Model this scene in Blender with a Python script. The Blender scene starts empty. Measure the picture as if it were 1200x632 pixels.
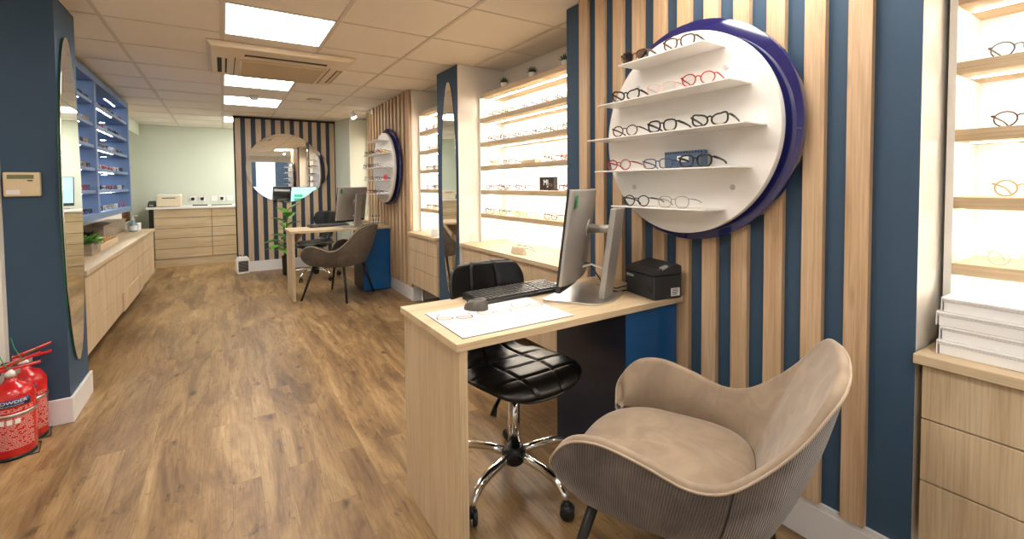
import bpy, bmesh, math, random
from mathutils import Vector, Matrix
PI = math.pi
scene = bpy.context.scene
C = scene.collection
random.seed(7)

# ------------------------------------------------------------------ materials
def newmat(name):
    m = bpy.data.materials.new(name); m.use_nodes = True
    nt = m.node_tree; b = nt.nodes.get('Principled BSDF')
    return m, nt, b
def srgb(r, g, b):
    f = lambda c: (c/255/12.92) if c/255 <= .04045 else ((c/255+.055)/1.055)**2.4
    return (f(r), f(g), f(b), 1)
def setp(b, **k):
    names = dict(col='Base Color', rough='Roughness', metal='Metallic', spec='Specular IOR Level', coat='Coat Weight',
                 sheen='Sheen Weight', trans='Transmission Weight', ior='IOR', alpha='Alpha', coatr='Coat Roughness')
    for a, v in k.items():
        b.inputs[names[a]].default_value = v
def paint(name, col, rough=.55, var=.03, bump=.0, **k):
    m, nt, b = newmat(name); setp(b, rough=rough, **k)
    n = nt.nodes.new('ShaderNodeTexNoise'); n.inputs['Scale'].default_value = 14; n.inputs['Detail'].default_value = 4
    tc = nt.nodes.new('ShaderNodeTexCoord'); nt.links.new(tc.outputs['Object'], n.inputs['Vector'])
    mx = nt.nodes.new('ShaderNodeMix'); mx.data_type = 'RGBA'
    mx.inputs[6].default_value = tuple(c*(1-var) for c in col[:3])+(1,)
    mx.inputs[7].default_value = tuple(min(1, c*(1+var)) for c in col[:3])+(1,)
    nt.links.new(n.outputs['Fac'], mx.inputs[0]); nt.links.new(mx.outputs[2], b.inputs['Base Color'])
    if bump:
        bp = nt.nodes.new('ShaderNodeBump'); bp.inputs['Strength'].default_value = bump; bp.inputs['Distance'].default_value = .002
        n2 = nt.nodes.new('ShaderNodeTexNoise'); n2.inputs['Scale'].default_value = 220; nt.links.new(tc.outputs['Object'], n2.inputs['Vector'])
        nt.links.new(n2.outputs['Fac'], bp.inputs['Height']); nt.links.new(bp.outputs['Normal'], b.inputs['Normal'])
    return m
def emis(name, col, s):
    m, nt, b = newmat(name); setp(b, col=(0, 0, 0, 1), rough=.6)
    b.inputs['Emission Color'].default_value = col; b.inputs['Emission Strength'].default_value = s
    return m
def wood(name, axis, light, mid, dark, rough=.5, knots=0.5, fine=1.0):
    """oak: grain stretched along axis 0,1,2"""
    m, nt, b = newmat(name); setp(b, rough=rough)
    N = nt.nodes.new; Lk = nt.links.new
    tc = N('ShaderNodeTexCoord')
    def mapped(sx, sl):
        mp = N('ShaderNodeMapping'); s = [sx, sx, sx]; s[axis] = sl
        mp.inputs['Scale'].default_value = s; Lk(tc.outputs['Object'], mp.inputs['Vector']); return mp
    a = N('ShaderNodeTexNoise'); a.inputs['Scale'].default_value = 1; a.inputs['Detail'].default_value = 5; a.inputs['Roughness'].default_value = .6
    a.inputs['Distortion'].default_value = .6
    Lk(mapped(14, 1.1).outputs[0], a.inputs['Vector'])
    f = N('ShaderNodeTexNoise'); f.inputs['Scale'].default_value = 1; f.inputs['Detail'].default_value = 3
    Lk(mapped(190, 5).outputs[0], f.inputs['Vector'])
    r = N('ShaderNodeValToRGB'); Lk(a.outputs['Fac'], r.inputs['Fac'])
    e = r.color_ramp.elements; e[0].position = .28; e[0].color = dark; e[1].position = .72; e[1].color = light
    x = r.color_ramp.elements.new(.48); x.color = mid
    mx = N('ShaderNodeMix'); mx.data_type = 'RGBA'; mx.blend_type = 'MULTIPLY'
    r2 = N('ShaderNodeValToRGB'); Lk(f.outputs['Fac'], r2.inputs['Fac'])
    r2.color_ramp.elements[0].position = .35; r2.color_ramp.elements[0].color = (.72, .68, .62, 1)
    r2.color_ramp.elements[1].position = .6; r2.color_ramp.elements[1].color = (1, 1, 1, 1)
    mx.inputs[0].default_value = .6*fine; Lk(r.outputs['Color'], mx.inputs[6]); Lk(r2.outputs['Color'], mx.inputs[7])
    k = N('ShaderNodeTexVoronoi'); k.inputs['Scale'].default_value = 1; Lk(mapped(9, 2.2).outputs[0], k.inputs['Vector'])
    kr = N('ShaderNodeValToRGB'); Lk(k.outputs['Distance'], kr.inputs['Fac'])
    kr.color_ramp.elements[0].position = .02; kr.color_ramp.elements[0].color = (.35, .25, .16, 1)
    kr.color_ramp.elements[1].position = .13; kr.color_ramp.elements[1].color = (1, 1, 1, 1)
    m2 = N('ShaderNodeMix'); m2.data_type = 'RGBA'; m2.blend_type = 'MULTIPLY'; m2.inputs[0].default_value = knots
    Lk(mx.outputs[2], m2.inputs[6]); Lk(kr.outputs['Color'], m2.inputs[7])
    Lk(m2.outputs[2], b.inputs['Base Color'])
    bp = N('ShaderNodeBump'); bp.inputs['Strength'].default_value = .12; bp.inputs['Distance'].default_value = .001
    Lk(f.outputs['Fac'], bp.inputs['Height']); Lk(bp.outputs['Normal'], b.inputs['Normal'])
    return m
def floor_mat():
    m, nt, b = newmat('floor vinyl planks'); setp(b, rough=.42)
    N = nt.nodes.new; Lk = nt.links.new
    tc = N('ShaderNodeTexCoord')
    mp = N('ShaderNodeMapping'); mp.inputs['Rotation'].default_value = (0, 0, PI/2); Lk(tc.outputs['Object'], mp.inputs['Vector'])
    br = N('ShaderNodeTexBrick'); Lk(mp.outputs[0], br.inputs['Vector'])
    br.inputs['Scale'].default_value = 1; br.inputs['Brick Width'].default_value = .92; br.inputs['Row Height'].default_value = .105
    br.inputs['Mortar Size'].default_value = .0008; br.inputs['Mortar Smooth'].default_value = .3
    br.inputs['Color1'].default_value = (0, 0, 0, 1); br.inputs['Color2'].default_value = (1, 1, 1, 1); br.inputs['Mortar'].default_value = (.5, .5, .5, 1)
    br.offset = .37
    sc = N('ShaderNodeVectorMath'); sc.operation = 'SCALE'; sc.inputs['Scale'].default_value = .22; Lk(br.outputs['Color'], sc.inputs[0])
    ad = N('ShaderNodeVectorMath'); ad.operation = 'ADD'; Lk(tc.outputs['Object'], ad.inputs[0]); Lk(sc.outputs[0], ad.inputs[1])
    def noise(sv, det, ro, di=0, src=ad):
        q = N('ShaderNodeMapping'); q.inputs['Scale'].default_value = sv; Lk(src.outputs[0], q.inputs['Vector'])
        a = N('ShaderNodeTexNoise'); a.inputs['Scale'].default_value = 1; a.inputs['Detail'].default_value = det; a.inputs['Roughness'].default_value = ro; a.inputs['Distortion'].default_value = di
        Lk(q.outputs[0], a.inputs['Vector']); return a
    def ramp(src, stops):
        r = N('ShaderNodeValToRGB'); Lk(src.outputs['Fac'], r.inputs['Fac']); e = r.color_ramp.elements
        e[0].position, e[0].color = stops[0]; e[1].position, e[1].color = stops[-1]
        for p, c in stops[1:-1]: q = e.new(p); q.color = c
        return r
    def mul(a, c, f):
        m_ = N('ShaderNodeMix'); m_.data_type = 'RGBA'; m_.blend_type = 'MULTIPLY'; m_.inputs[0].default_value = f; Lk(a, m_.inputs[6]); Lk(c, m_.inputs[7]); return m_.outputs[2]
    base = ramp(noise((6.5, 1.15, 1), 8, .68, .7), [(.30, srgb(98, 73, 47)), (.42, srgb(131, 101, 66)), (.52, srgb(155, 124, 83)), (.60, srgb(170, 139, 97)), (.72, srgb(196, 166, 121))])
    c = mul(base.outputs['Color'], ramp(noise((2.2, .9, 1), 3, .5), [(.35, (.78, .77, .75, 1)), (.6, (1, 1, 1, 1))]).outputs['Color'], .8)
    c = mul(c, ramp(noise((120, 6, 1), 4, .6), [(.32, (.6, .55, .48, 1)), (.56, (1, 1, 1, 1))]).outputs['Color'], .6)
    c = mul(c, ramp(noise((22, 8, 1), 6, .72, 1.2), [(.31, (.3, .26, .22, 1)), (.42, (1, 1, 1, 1))]).outputs['Color'], .85)
    # knots
    q = N('ShaderNodeMapping'); q.inputs['Scale'].default_value = (7.0, 3.4, 1); Lk(tc.outputs['Object'], q.inputs['Vector'])
    nz = N('ShaderNodeTexNoise'); nz.inputs['Scale'].default_value = 30; Lk(tc.outputs['Object'], nz.inputs['Vector'])
    sc2 = N('ShaderNodeVectorMath'); sc2.operation = 'SCALE'; sc2.inputs['Scale'].default_value = .12; Lk(nz.outputs['Color'], sc2.inputs[0])
    ad2 = N('ShaderNodeVectorMath'); Lk(q.outputs[0], ad2.inputs[0]); Lk(sc2.outputs[0], ad2.inputs[1])
    vo = N('ShaderNodeTexVoronoi'); vo.inputs['Scale'].default_value = 1; Lk(ad2.outputs[0], vo.inputs['Vector'])
    kr = N('ShaderNodeValToRGB'); Lk(vo.outputs['Distance'], kr.inputs['Fac'])
    e = kr.color_ramp.elements; e[0].position = .05; e[0].color = (.27, .23, .2, 1); e[1].position = .15; e[1].color = (1, 1, 1, 1)
    c = mul(c, kr.outputs['Color'], .9)
    pt = N('ShaderNodeMapRange'); Lk(br.outputs['Color'], pt.inputs['Value']); pt.inputs['To Min'].default_value = .88; pt.inputs['To Max'].default_value = 1.04
    m3 = N('ShaderNodeVectorMath'); m3.operation = 'SCALE'; Lk(c, m3.inputs[0]); Lk(pt.outputs[0], m3.inputs['Scale'])
    m5 = N('ShaderNodeMath'); m5.operation = 'MULTIPLY'; m5.inputs[1].default_value = .45; Lk(br.outputs['Fac'], m5.inputs[0])
    m4 = N('ShaderNodeMix'); m4.data_type = 'RGBA'; Lk(m5.outputs[0], m4.inputs[0]); Lk(m3.outputs[0], m4.inputs[6]); m4.inputs[7].default_value = srgb(88, 64, 42)
    Lk(m4.outputs[2], b.inputs['Base Color'])
    return m
def velvet(name, c1, c2, ribs=False, sheen=.5):
    m, nt, b = newmat(name); setp(b, rough=.85, sheen=sheen); b.inputs['Sheen Roughness'].default_value = .35
    N = nt.nodes.new; Lk = nt.links.new
    tc = N('ShaderNodeTexCoord')
    n = N('ShaderNodeTexNoise'); n.inputs['Scale'].default_value = 9; n.inputs['Detail'].default_value = 6; n.inputs['Distortion'].default_value = 1.2
    Lk(tc.outputs['Object'], n.inputs['Vector'])
    r = N('ShaderNodeValToRGB'); r.color_ramp.elements[0].position = .35; r.color_ramp.elements[0].color = c1
    r.color_ramp.elements[1].position = .65; r.color_ramp.elements[1].color = c2; Lk(n.outputs['Fac'], r.inputs['Fac'])
    out = r.outputs['Color']
    if ribs:
        sp = N('ShaderNodeSeparateXYZ'); Lk(tc.outputs['UV'], sp.inputs[0])
        mu = N('ShaderNodeMath'); mu.operation = 'MULTIPLY'; mu.inputs[1].default_value = 2*PI/.0062; Lk(sp.outputs[0], mu.inputs[0])
        si = N('ShaderNodeMath'); si.operation = 'SINE'; Lk(mu.outputs[0], si.inputs[0])
        mr = N('ShaderNodeMapRange'); Lk(si.outputs[0], mr.inputs['Value']); mr.inputs['From Min'].default_value = -1
        mx = N('ShaderNodeMix'); mx.data_type = 'RGBA'; mx.blend_type = 'MULTIPLY'; mx.inputs[0].default_value = 1
        rr = N('ShaderNodeValToRGB'); Lk(mr.outputs[0], rr.inputs['Fac']); rr.color_ramp.elements[0].color = (.52, .5, .48, 1); rr.color_ramp.elements[1].position = .7  # shade in the grooves is multiplied into the rib colour
        rr.color_ramp.elements[0].position = .1
        Lk(out, mx.inputs[6]); Lk(rr.outputs['Color'], mx.inputs[7]); out = mx.outputs[2]
        bp = N('ShaderNodeBump'); bp.inputs['Strength'].default_value = .9; bp.inputs['Distance'].default_value = .002
        Lk(mr.outputs[0], bp.inputs['Height']); Lk(bp.outputs['Normal'], b.inputs['Normal'])
    Lk(out, b.inputs['Base Color'])
    return m
def metal(name, col, rough=.2):
    m = paint(name, col, rough, .02, metal=1.0); return m

OAKL, OAKM, OAKD = srgb(214, 194, 163), srgb(203, 181, 148), srgb(187, 162, 128)
M = {}
M['oak_x'] = wood('oak laminate grain across', 0, OAKL, OAKM, OAKD, knots=.15)
M['oak_y'] = wood('oak laminate grain along', 1, OAKL, OAKM, OAKD, knots=.15)
M['oak_z'] = wood('oak laminate grain upright', 2, OAKL, OAKM, OAKD, knots=.2)
M['slat'] = wood('knotty oak slat', 2, srgb(216, 188, 154), srgb(204, 172, 136), srgb(182, 148, 112), knots=.55)
M['stripe'] = wood('oak stripe', 2, srgb(206, 184, 158), srgb(196, 172, 144), srgb(184, 158, 130), knots=.1)
M['greywood'] = wood('grey washed wood', 1, srgb(170, 155, 138), srgb(148, 132, 115), srgb(124, 108, 92), knots=.2)
M['brownwood'] = wood('brown wicker', 1, srgb(140, 92, 52), srgb(112, 70, 38), srgb(80, 48, 24), knots=.5)
M['floor'] = floor_mat()
M['blue'] = paint('navy wall paint', srgb(50, 76, 100), .6, .03)
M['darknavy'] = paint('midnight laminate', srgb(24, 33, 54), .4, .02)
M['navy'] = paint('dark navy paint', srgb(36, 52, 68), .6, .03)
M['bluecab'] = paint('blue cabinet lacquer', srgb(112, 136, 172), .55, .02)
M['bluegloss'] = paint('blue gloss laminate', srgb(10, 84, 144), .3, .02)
M['acrylic'] = paint('royal blue acrylic', srgb(16, 20, 92), .06, .01, coat=1.0, spec=.9)
M['white'] = paint('white wall paint', srgb(236, 230, 220), .6, .015)
M['whiteglossy'] = paint('white satin', srgb(240, 238, 234), .35, .01)
M['whiteacrylic'] = paint('white acrylic shelf', srgb(238, 234, 228), .25, .01)
M['skirt'] = paint('white skirting gloss', srgb(226, 224, 222), .35, .01)
M['green'] = paint('pale sage wall paint', srgb(214, 220, 206), .6, .015)
M['tile'] = paint('ceiling tile', srgb(238, 230, 218), .85, .02, .25)
M['grid'] = paint('ceiling grid metal', srgb(214, 202, 186), .5, .01)
M['acplastic'] = paint('cream plastic', srgb(222, 205, 178), .45, .01)
M['acgrille'] = paint('cream grille', srgb(200, 180, 148), .5, .02)
M['dark'] = paint('dark gap', srgb(30, 28, 26), .8, .02)
M['black'] = paint('black plastic', srgb(26, 26, 27), .4, .05)
M['charcoal'] = paint('charcoal printer plastic', srgb(44, 44, 47), .55, .05, .2)
M['blackmetal'] = paint('black powder coat', srgb(22, 21, 21), .45, .05)
M['leather'] = paint('black faux leather', srgb(17, 15, 14), .33, .1, .04, spec=.5)
M['chrome'] = metal('chrome', (.85, .84, .82, 1), .1)
M['steel'] = metal('brushed aluminium', (.62, .61, .59, 1), .33)
M['silver'] = paint('silver plastic', srgb(168, 164, 158), .38, .02, metal=.45)
M['mirror'] = metal('mirror glass', (.92, .93, .9, 1), .003)
M['glassedge'] = paint('green glass edge', srgb(60, 120, 90), .15, .02)
M['panel'] = emis('light panel', (1, .96, .9, 1), 9.5)
M['led'] = emis('warm led strip', (1, .92, .8, 1), 70.0)
M['ledcool'] = emis('cool led strip', (.86, .93, 1, 1), 30.0)
M['spot'] = emis('lamp face', (1, .86, .68, 1), 25.0)
M['screenblue'] = emis('lit screen', srgb(176, 222, 240), .95)
M['screengreen'] = emis('screen green', srgb(64, 190, 140), .8)
M['screendark'] = paint('dark screen', srgb(44, 46, 46), .25, .03)
M['lcd'] = paint('lcd display', srgb(112, 120, 84), .3, .04)
M['velvet'] = velvet('taupe velvet', srgb(134, 116, 97), srgb(152, 133, 112), sheen=.35)
M['velvetrib'] = velvet('ribbed taupe velvet', srgb(90, 82, 75), srgb(116, 106, 97), True, sheen=.5)
M['velvetshade'] = velvet('taupe velvet shaded in colour', srgb(80, 70, 60), srgb(98, 86, 74), sheen=.25)  # taupe velvet with the far chair's shade put into its colour
M['piping'] = velvet('beige piping', srgb(158, 140, 118), srgb(172, 154, 132), sheen=.5)
M['leaf'] = paint('green leaf', srgb(96, 156, 58), .4, .3)
M['succ'] = paint('dark green succulent', srgb(52, 82, 44), .5, .3)
M['soil'] = paint('soil', srgb(54, 40, 30), .9, .2)
M['red'] = paint('extinguisher red', srgb(196, 22, 26), .22, .03, coat=.5)
M['navylabel'] = paint('navy label', srgb(32, 52, 104), .4, .02)
M['paper'] = paint('white paper', srgb(236, 234, 232), .6, .01)
M['printgrey'] = paint('grey print', srgb(150, 150, 150), .6, .02)
M['printbrown'] = paint('brown print', srgb(160, 124, 104), .6, .05)
M['printpink'] = paint('pale pink print', srgb(204, 180, 172), .6, .03)
M['printdark'] = paint('dark print', srgb(92, 84, 84), .6, .05)
M['printpale'] = paint('faint print', srgb(226, 214, 208), .6, .02)
M['labelpink'] = paint('label lettering', srgb(232, 178, 170), .5, .02)
M['greensticker'] = paint('green sticker', srgb(48, 140, 74), .5, .05)
M['greenseal'] = paint('green plastic seal', srgb(44, 150, 84), .4, .05)
M['yellow'] = paint('yellow', srgb(232, 192, 40), .5, .1)
M['orange'] = paint('orange potpourri', srgb(226, 150, 70), .7, .3)
M['pinkish'] = paint('pale pink potpourri', srgb(226, 190, 160), .7, .2)
M['bluecase'] = paint('blue leather case', srgb(78, 98, 124), .5, .05)
M['redcase'] = paint('red case', srgb(214, 40, 34), .4, .05)
M['keycap'] = paint('grey keycap', srgb(70, 68, 66), .35, .1)
M['mousegrey'] = paint('warm grey mouse', srgb(82, 76, 70), .32, .05)
M['cream'] = paint('aged cream plastic', srgb(226, 206, 168), .45, .03)
M['asphalt'] = paint('grey paving', srgb(150, 148, 144), .9, .08)
M['facade'] = paint('pale street facade', srgb(214, 214, 216), .8, .05)
def glassmat(name, tint, gl=.10, rough=.02):
    m, nt, b = newmat(name); nt.nodes.remove(b)
    o = nt.nodes['Material Output']
    t = nt.nodes.new('ShaderNodeBsdfTransparent'); t.inputs[0].default_value = tint
    g = nt.nodes.new('ShaderNodeBsdfGlossy'); g.inputs['Roughness'].default_value = rough
    fr = nt.nodes.new('ShaderNodeFresnel'); fr.inputs['IOR'].default_value = 1.5
    mx = nt.nodes.new('ShaderNodeMixShader')
    ge = nt.nodes.new('ShaderNodeNewGeometry'); sb = nt.nodes.new('ShaderNodeMath'); sb.operation = 'SUBTRACT'; sb.inputs[0].default_value = 1; nt.links.new(ge.outputs['Backfacing'], sb.inputs[1])
    ml = nt.nodes.new('ShaderNodeMath'); ml.operation = 'MULTIPLY'; nt.links.new(fr.outputs[0], ml.inputs[0]); nt.links.new(sb.outputs[0], ml.inputs[1]); nt.links.new(ml.outputs[0], mx.inputs[0])
    nt.links.new(t.outputs[0], mx.inputs[1]); nt.links.new(g.outputs[0], mx.inputs[2]); nt.links.new(mx.outputs[0], o.inputs[0])
    return m
M['lens'] = glassmat('spectacle lens', (.97, .97, .97, 1))
M['lensgrey'] = glassmat('tinted lens', (.55, .53, .5, 1))
M['window'] = glassmat('window glass', (.97, .98, .98, 1))
M['gel'] = paint('pale blue gel', srgb(150, 200, 222), .1, .02, trans=.5)
FC = {}
for n, c, tr in [('black', srgb(24, 20, 18), 0), ('tortoiseshell', srgb(70, 42, 22), 0), ('brown', srgb(88, 62, 44), 0), ('red', srgb(168, 30, 34), 0),
              ('pale pink', srgb(232, 178, 168), 0), ('blue', srgb(52, 60, 160), 0), ('slate blue', srgb(62, 76, 108), 0), ('clear grey', srgb(176, 170, 162), .2),
              ('gold', srgb(190, 158, 104), 0), ('coral', srgb(214, 108, 84), 0), ('grey', srgb(96, 94, 98), 0), ('purple', srgb(110, 70, 130), 0), ('green', srgb(80, 120, 84), 0), ('white', srgb(238, 236, 230), 0)]:
    FC[n] = paint(n+' spectacle frame', c, .22, .12 if n == 'tortoiseshell' else .04, spec=.6, trans=tr)
    M['f_'+n] = FC[n]

# ------------------------------------------------------------------ mesh helpers
class MB:
    def __init__(s): s.bm = bmesh.new(); s.mi = 0
    def _f(s, vs, smooth=False):
        try: f = s.bm.faces.new(vs)
        except ValueError: return None
        f.smooth = smooth; f.material_index = s.mi; return f
    def box(s, x0, x1, y0, y1, z0, z1):
        v = [s.bm.verts.new(p) for p in [(x0, y0, z0), (x1, y0, z0), (x1, y1, z0), (x0, y1, z0), (x0, y0, z1), (x1, y0, z1), (x1, y1, z1), (x0, y1, z1)]]
        for q in [(0, 3, 2, 1), (4, 5, 6, 7), (0, 1, 5, 4), (1, 2, 6, 5), (2, 3, 7, 6), (3, 0, 4, 7)]: s._f([v[i] for i in q])
        return s
    def hexa(s, p):
        v = [s.bm.verts.new(q) for q in p]
        for q in [(0, 3, 2, 1), (4, 5, 6, 7), (0, 1, 5, 4), (1, 2, 6, 5), (2, 3, 7, 6), (3, 0, 4, 7)]: s._f([v[i] for i in q])
        return s
    def prism(s, pts, axis, a, b, smooth=False):
        """pts 2d in the other two axes (x,y)/(x,z)/(y,z), extruded along axis from a to b"""
        def P(p, t):
            if axis == 2: return (p[0], p[1], t)
            if axis == 1: return (p[0], t, p[1])
            return (t, p[0], p[1])
        A = [s.bm.verts.new(P(p, a)) for p in pts]; B = [s.bm.verts.new(P(p, b)) for p in pts]
        s._f(A[::-1]); s._f(B); n = len(pts)
        for i in range(n): s._f([A[i], A[(i+1) % n], B[(i+1) % n], B[i]], smooth)
        return s
    def ring(s, outer, inner, axis, a, b, smooth=True):
        def P(p, t):
            if axis == 2: return (p[0], p[1], t)
            if axis == 1: return (p[0], t, p[1])
            return (t, p[0], p[1])
        n = len(outer); V = [[s.bm.verts.new(P(p, t)) for p in c] for c, t in ((outer, a), (outer, b), (inner, b), (inner, a))]
        for k in range(4):
            for i in range(n): s._f([V[k][i], V[k][(i+1) % n], V[(k+1) % 4][(i+1) % n], V[(k+1) % 4][i]], smooth and k in (0, 2))
        return s
    def tube(s, path, r, n=8, closed=False, caps=True, flat=None):
        """flat=(ratio, axis vector) squashes the section"""
        path = [Vector(p) for p in path]; m = len(path)
        rs = r if isinstance(r, (list, tuple)) else [r]*m
        rings = []; up = Vector((0, 0, 1)); prevn = None
        for i, p in enumerate(path):
            if closed: t = path[(i+1) % m]-path[i-1]
            else: t = path[min(i+1, m-1)]-path[max(i-1, 0)]
            t = t.normalized() if t.length > 1e-9 else Vector((0, 0, 1))
            if prevn is None:
                a = up if abs(t.dot(up)) < .9 else Vector((1, 0, 0)); nrm = (a-t*a.dot(t)).normalized()
            else:
                nrm = prevn-t*prevn.dot(t); nrm = nrm.normalized() if nrm.length > 1e-6 else prevn
            prevn = nrm; bn = t.cross(nrm)
            vs = []
            for k in range(n):
                a = 2*PI*k/n; d = nrm*math.cos(a)+bn*math.sin(a)
                q = d*rs[i]
                if flat: q = q+flat[1]*(q.dot(flat[1])*(flat[0]-1))
                vs.append(s.bm.verts.new(p+q))
            rings.append(vs)
        for i in range(m if closed else m-1):
            A, B = rings[i], rings[(i+1) % m]
            for k in range(n): s._f([A[k], A[(k+1) % n], B[(k+1) % n], B[k]], True)
        if not closed and caps: s._f(rings[0][::-1]); s._f(rings[-1])
        return s
    def lathe(s, prof, n=24, c=(0, 0, 0), axis='z', caps=True):
        rings = []
        for r, z in prof:
            vs = []
            for k in range(n):
                a = 2*PI*k/n; x, y = r*math.cos(a), r*math.sin(a)
                p = (x, y, z) if axis == 'z' else ((x, z, y) if axis == 'y' else (z, x, y))
                vs.append(s.bm.verts.new(Vector(p)+Vector(c)))
            rings.append(vs)
        for A, B in zip(rings, rings[1:]):
            for k in range(n): s._f([A[k], A[(k+1) % n], B[(k+1) % n], B[k]], True)
        if caps: s._f(rings[0][::-1]); s._f(rings[-1])
        return s
    def grid(s, fn, nu, nv, closeu=False, smooth=True):
        V = [[s.bm.verts.new(fn(i/(nu if closeu else nu), j/nv)) for j in range(nv+1)] for i in range(nu if closeu else nu+1)]
        for i in range(nu):
            for j in range(nv):
                s._f([V[i][j], V[(i+1) % len(V)][j], V[(i+1) % len(V)][j+1], V[i][j+1]], smooth)
        return V
    def xf(s, mat):
        bmesh.ops.transform(s.bm, matrix=mat, verts=s.bm.verts); return s
def obj(name, mb, mat, parent=None, bevel=0, subsurf=0, wn=False):
    bmesh.ops.recalc_face_normals(mb.bm, faces=mb.bm.faces)
    me = bpy.data.meshes.new(name); mb.bm.to_mesh(me); mb.bm.free()
    for m in (mat if isinstance(mat, (list, tuple)) else [mat]): me.materials.append(M[m] if isinstance(m, str) else m)
    if any(not p.use_smooth for p in me.polygons) and any(p.use_smooth for p in me.polygons):
        pass
    o = bpy.data.objects.new(name, me); C.objects.link(o)
    if parent is not None:
        o.parent = parent
        if parent.get('_world'): o.matrix_parent_inverse = Matrix.Translation(-Vector(parent['_world']))
        elif parent.parent is not None: o.matrix_parent_inverse = Matrix.Identity(4)
    if bevel:
        b = o.modifiers.new('bevel', 'BEVEL'); b.width = bevel; b.segments = 2; b.limit_method = 'ANGLE'; b.angle_limit = math.radians(40)
    if subsurf:
        b = o.modifiers.new('sub', 'SUBSURF'); b.levels = subsurf; b.render_levels = subsurf
    return o
def thing(name, label, cat, loc=(0, 0, 0), rz=0, group=None, world=False):
    o = bpy.data.objects.new(name, None); C.objects.link(o); o.empty_display_size = .05
    o.location = loc; o.rotation_euler = (0, 0, rz); o['label'] = label; o['category'] = cat
    if world: o['_world'] = list(loc)
    if group: o['group'] = group
    return o
def tag(o, label, cat, group=None, kind=None):
    o['label'] = label; o['category'] = cat
    if group: o['group'] = group
    if kind: o['kind'] = kind
    return o
def struct(name, mb, mat, label, **k):
    o = obj(name, mb, mat, **k); o['kind'] = 'structure'; o['label'] = label; o['category'] = name.split('_')[0]; return o
def sgroup(name, label, loc=(0, 0, 0)):
    o = thing(name, label, name.split('_')[0], loc, world=True); o['kind'] = 'structure'; return o
def dup(root, loc, rz=0, label=None, group=None):
    def cp(o, par):
        c = o.copy(); C.objects.link(c); c.parent = par; c.matrix_parent_inverse = o.matrix_parent_inverse.copy()
        for ch in list(o.children): cp(ch, c)
        return c
    r = cp(root, None); r.location = loc; r.rotation_euler = (0, 0, rz)
    if label: r['label'] = label
    if group: r['group'] = group
    return r
def circ(cx, cy, r, n=64, ry=None):
    ry = ry or r
    return [(cx+r*math.cos(2*PI*i/n), cy+ry*math.sin(2*PI*i/n)) for i in range(n)]
def text(body, size, mat, parent, loc, rot, name='lettering', depth=.0004):
    cu = bpy.data.curves.new(name, 'FONT'); cu.body = body; cu.size = size; cu.extrude = depth; cu.align_x = 'CENTER'; cu.align_y = 'CENTER'
    t = bpy.data.objects.new(name, cu); C.objects.link(t)
    dg = bpy.context.evaluated_depsgraph_get()
    me = bpy.data.meshes.new_from_object(t.evaluated_get(dg)); bpy.data.objects.remove(t)
    me.materials.clear(); me.materials.append(M[mat])
    o = bpy.data.objects.new(name, me); C.objects.link(o); o.parent = parent
    o.location = loc; o.rotation_euler = rot
    if parent.get('_world'): o.matrix_parent_inverse = Matrix.Translation(-Vector(parent['_world']))
    return o
def cr(pts, t):
    """catmull-rom through [(t, (..)), ...]"""
    n = len(pts)
    for i in range(n-1):
        if t <= pts[i+1][0] or i == n-2:
            t0, t1 = pts[i][0], pts[i+1][0]; u = (t-t0)/(t1-t0)
            p1, p2 = pts[i][1], pts[i+1][1]
            if i > 0: s1 = (t1-t0)/(t1-pts[i-1][0]); m1 = [(b-a)*s1 for a, b in zip(pts[i-1][1], p2)]
            else: m1 = [b-a for a, b in zip(p1, p2)]
            if i < n-2: s2 = (t1-t0)/(pts[i+2][0]-t0); m2 = [(b-a)*s2 for a, b in zip(p1, pts[i+2][1])]
            else: m2 = [b-a for a, b in zip(p1, p2)]
            u2, u3 = u*u, u*u*u
            return [(2*u3-3*u2+1)*a+(u3-2*u2+u)*ma+(-2*u3+3*u2)*b+(u3-u2)*mb for a, ma, b, mb in zip(p1, m1, p2, m2)]
ORD = ['first', 'second', 'third', 'fourth', 'fifth', 'sixth', 'seventh', 'eighth', 'ninth', 'tenth']

# ------------------------------------------------------------------ the room
HC = 2.234; XL = -1.2; XR = 2.12; YF = 9.3; YN = -2.6
struct('floor', MB().box(-3.2, 2.3, YN-.1, YF+.1, -.08, 0), 'floor', 'brown rustic wood plank floor')
ceil = sgroup('ceiling', 'cream tiled suspended ceiling')
LX0, LY0 = .022, 2.928
lights = [(0, 0), (0, 3), (0, 5), (0, 8), (1, 9), (2, 9), (0, -3), (0, -6), (-2, -4), (2, -4)]  # panels behind the partition are added, unseen, to brighten the far wall
def tile(i, j): return (LX0+.6*i, LX0+.6*i+.6, LY0+.6*j, LY0+.6*j+.6)
mb = MB()
for i in range(-6, 5):
    for j in range(-10, 12):
        if (i, j) in lights: continue
        x0, x1, y0, y1 = tile(i, j); x0 = max(x0, -3.2); x1 = min(x1, 2.3); y0 = max(y0, YN-.1); y1 = min(y1, YF+.1)
        if x1 <= x0 or y1 <= y0: continue
        mb.box(x0, x1, y0, y1, HC+.004, HC+.02)
obj('ceiling_tiles', mb, 'tile', ceil)
mb = MB()
for i in range(-5, 5):
    x = LX0+.6*i; w = .011 if i != 0 else .013
    mb.box(x-w, x+w, YN, YF, HC-.001, HC+.003)
for j in range(-9, 11):
    y = LY0+.6*j; mb.box(-3.2, 2.3, y-.004, y+.004, HC+.0005, HC+.003)
obj('ceiling_grid', mb, 'grid', ceil)
obj('ceiling_slab', MB().box(-3.2, 2.3, YN-.1, YF+.1, HC+.06, HC+.1), 'tile', ceil)
struct('wall_back', MB().box(-3.2, 2.3, YF, YF+.1, 0, HC), 'green', 'pale sage green end wall behind the drawers')
struct('wall_right', MB().box(XR, XR+.1, YN, YF, 0, HC), 'white', 'white wall behind the shelving recesses')
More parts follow.
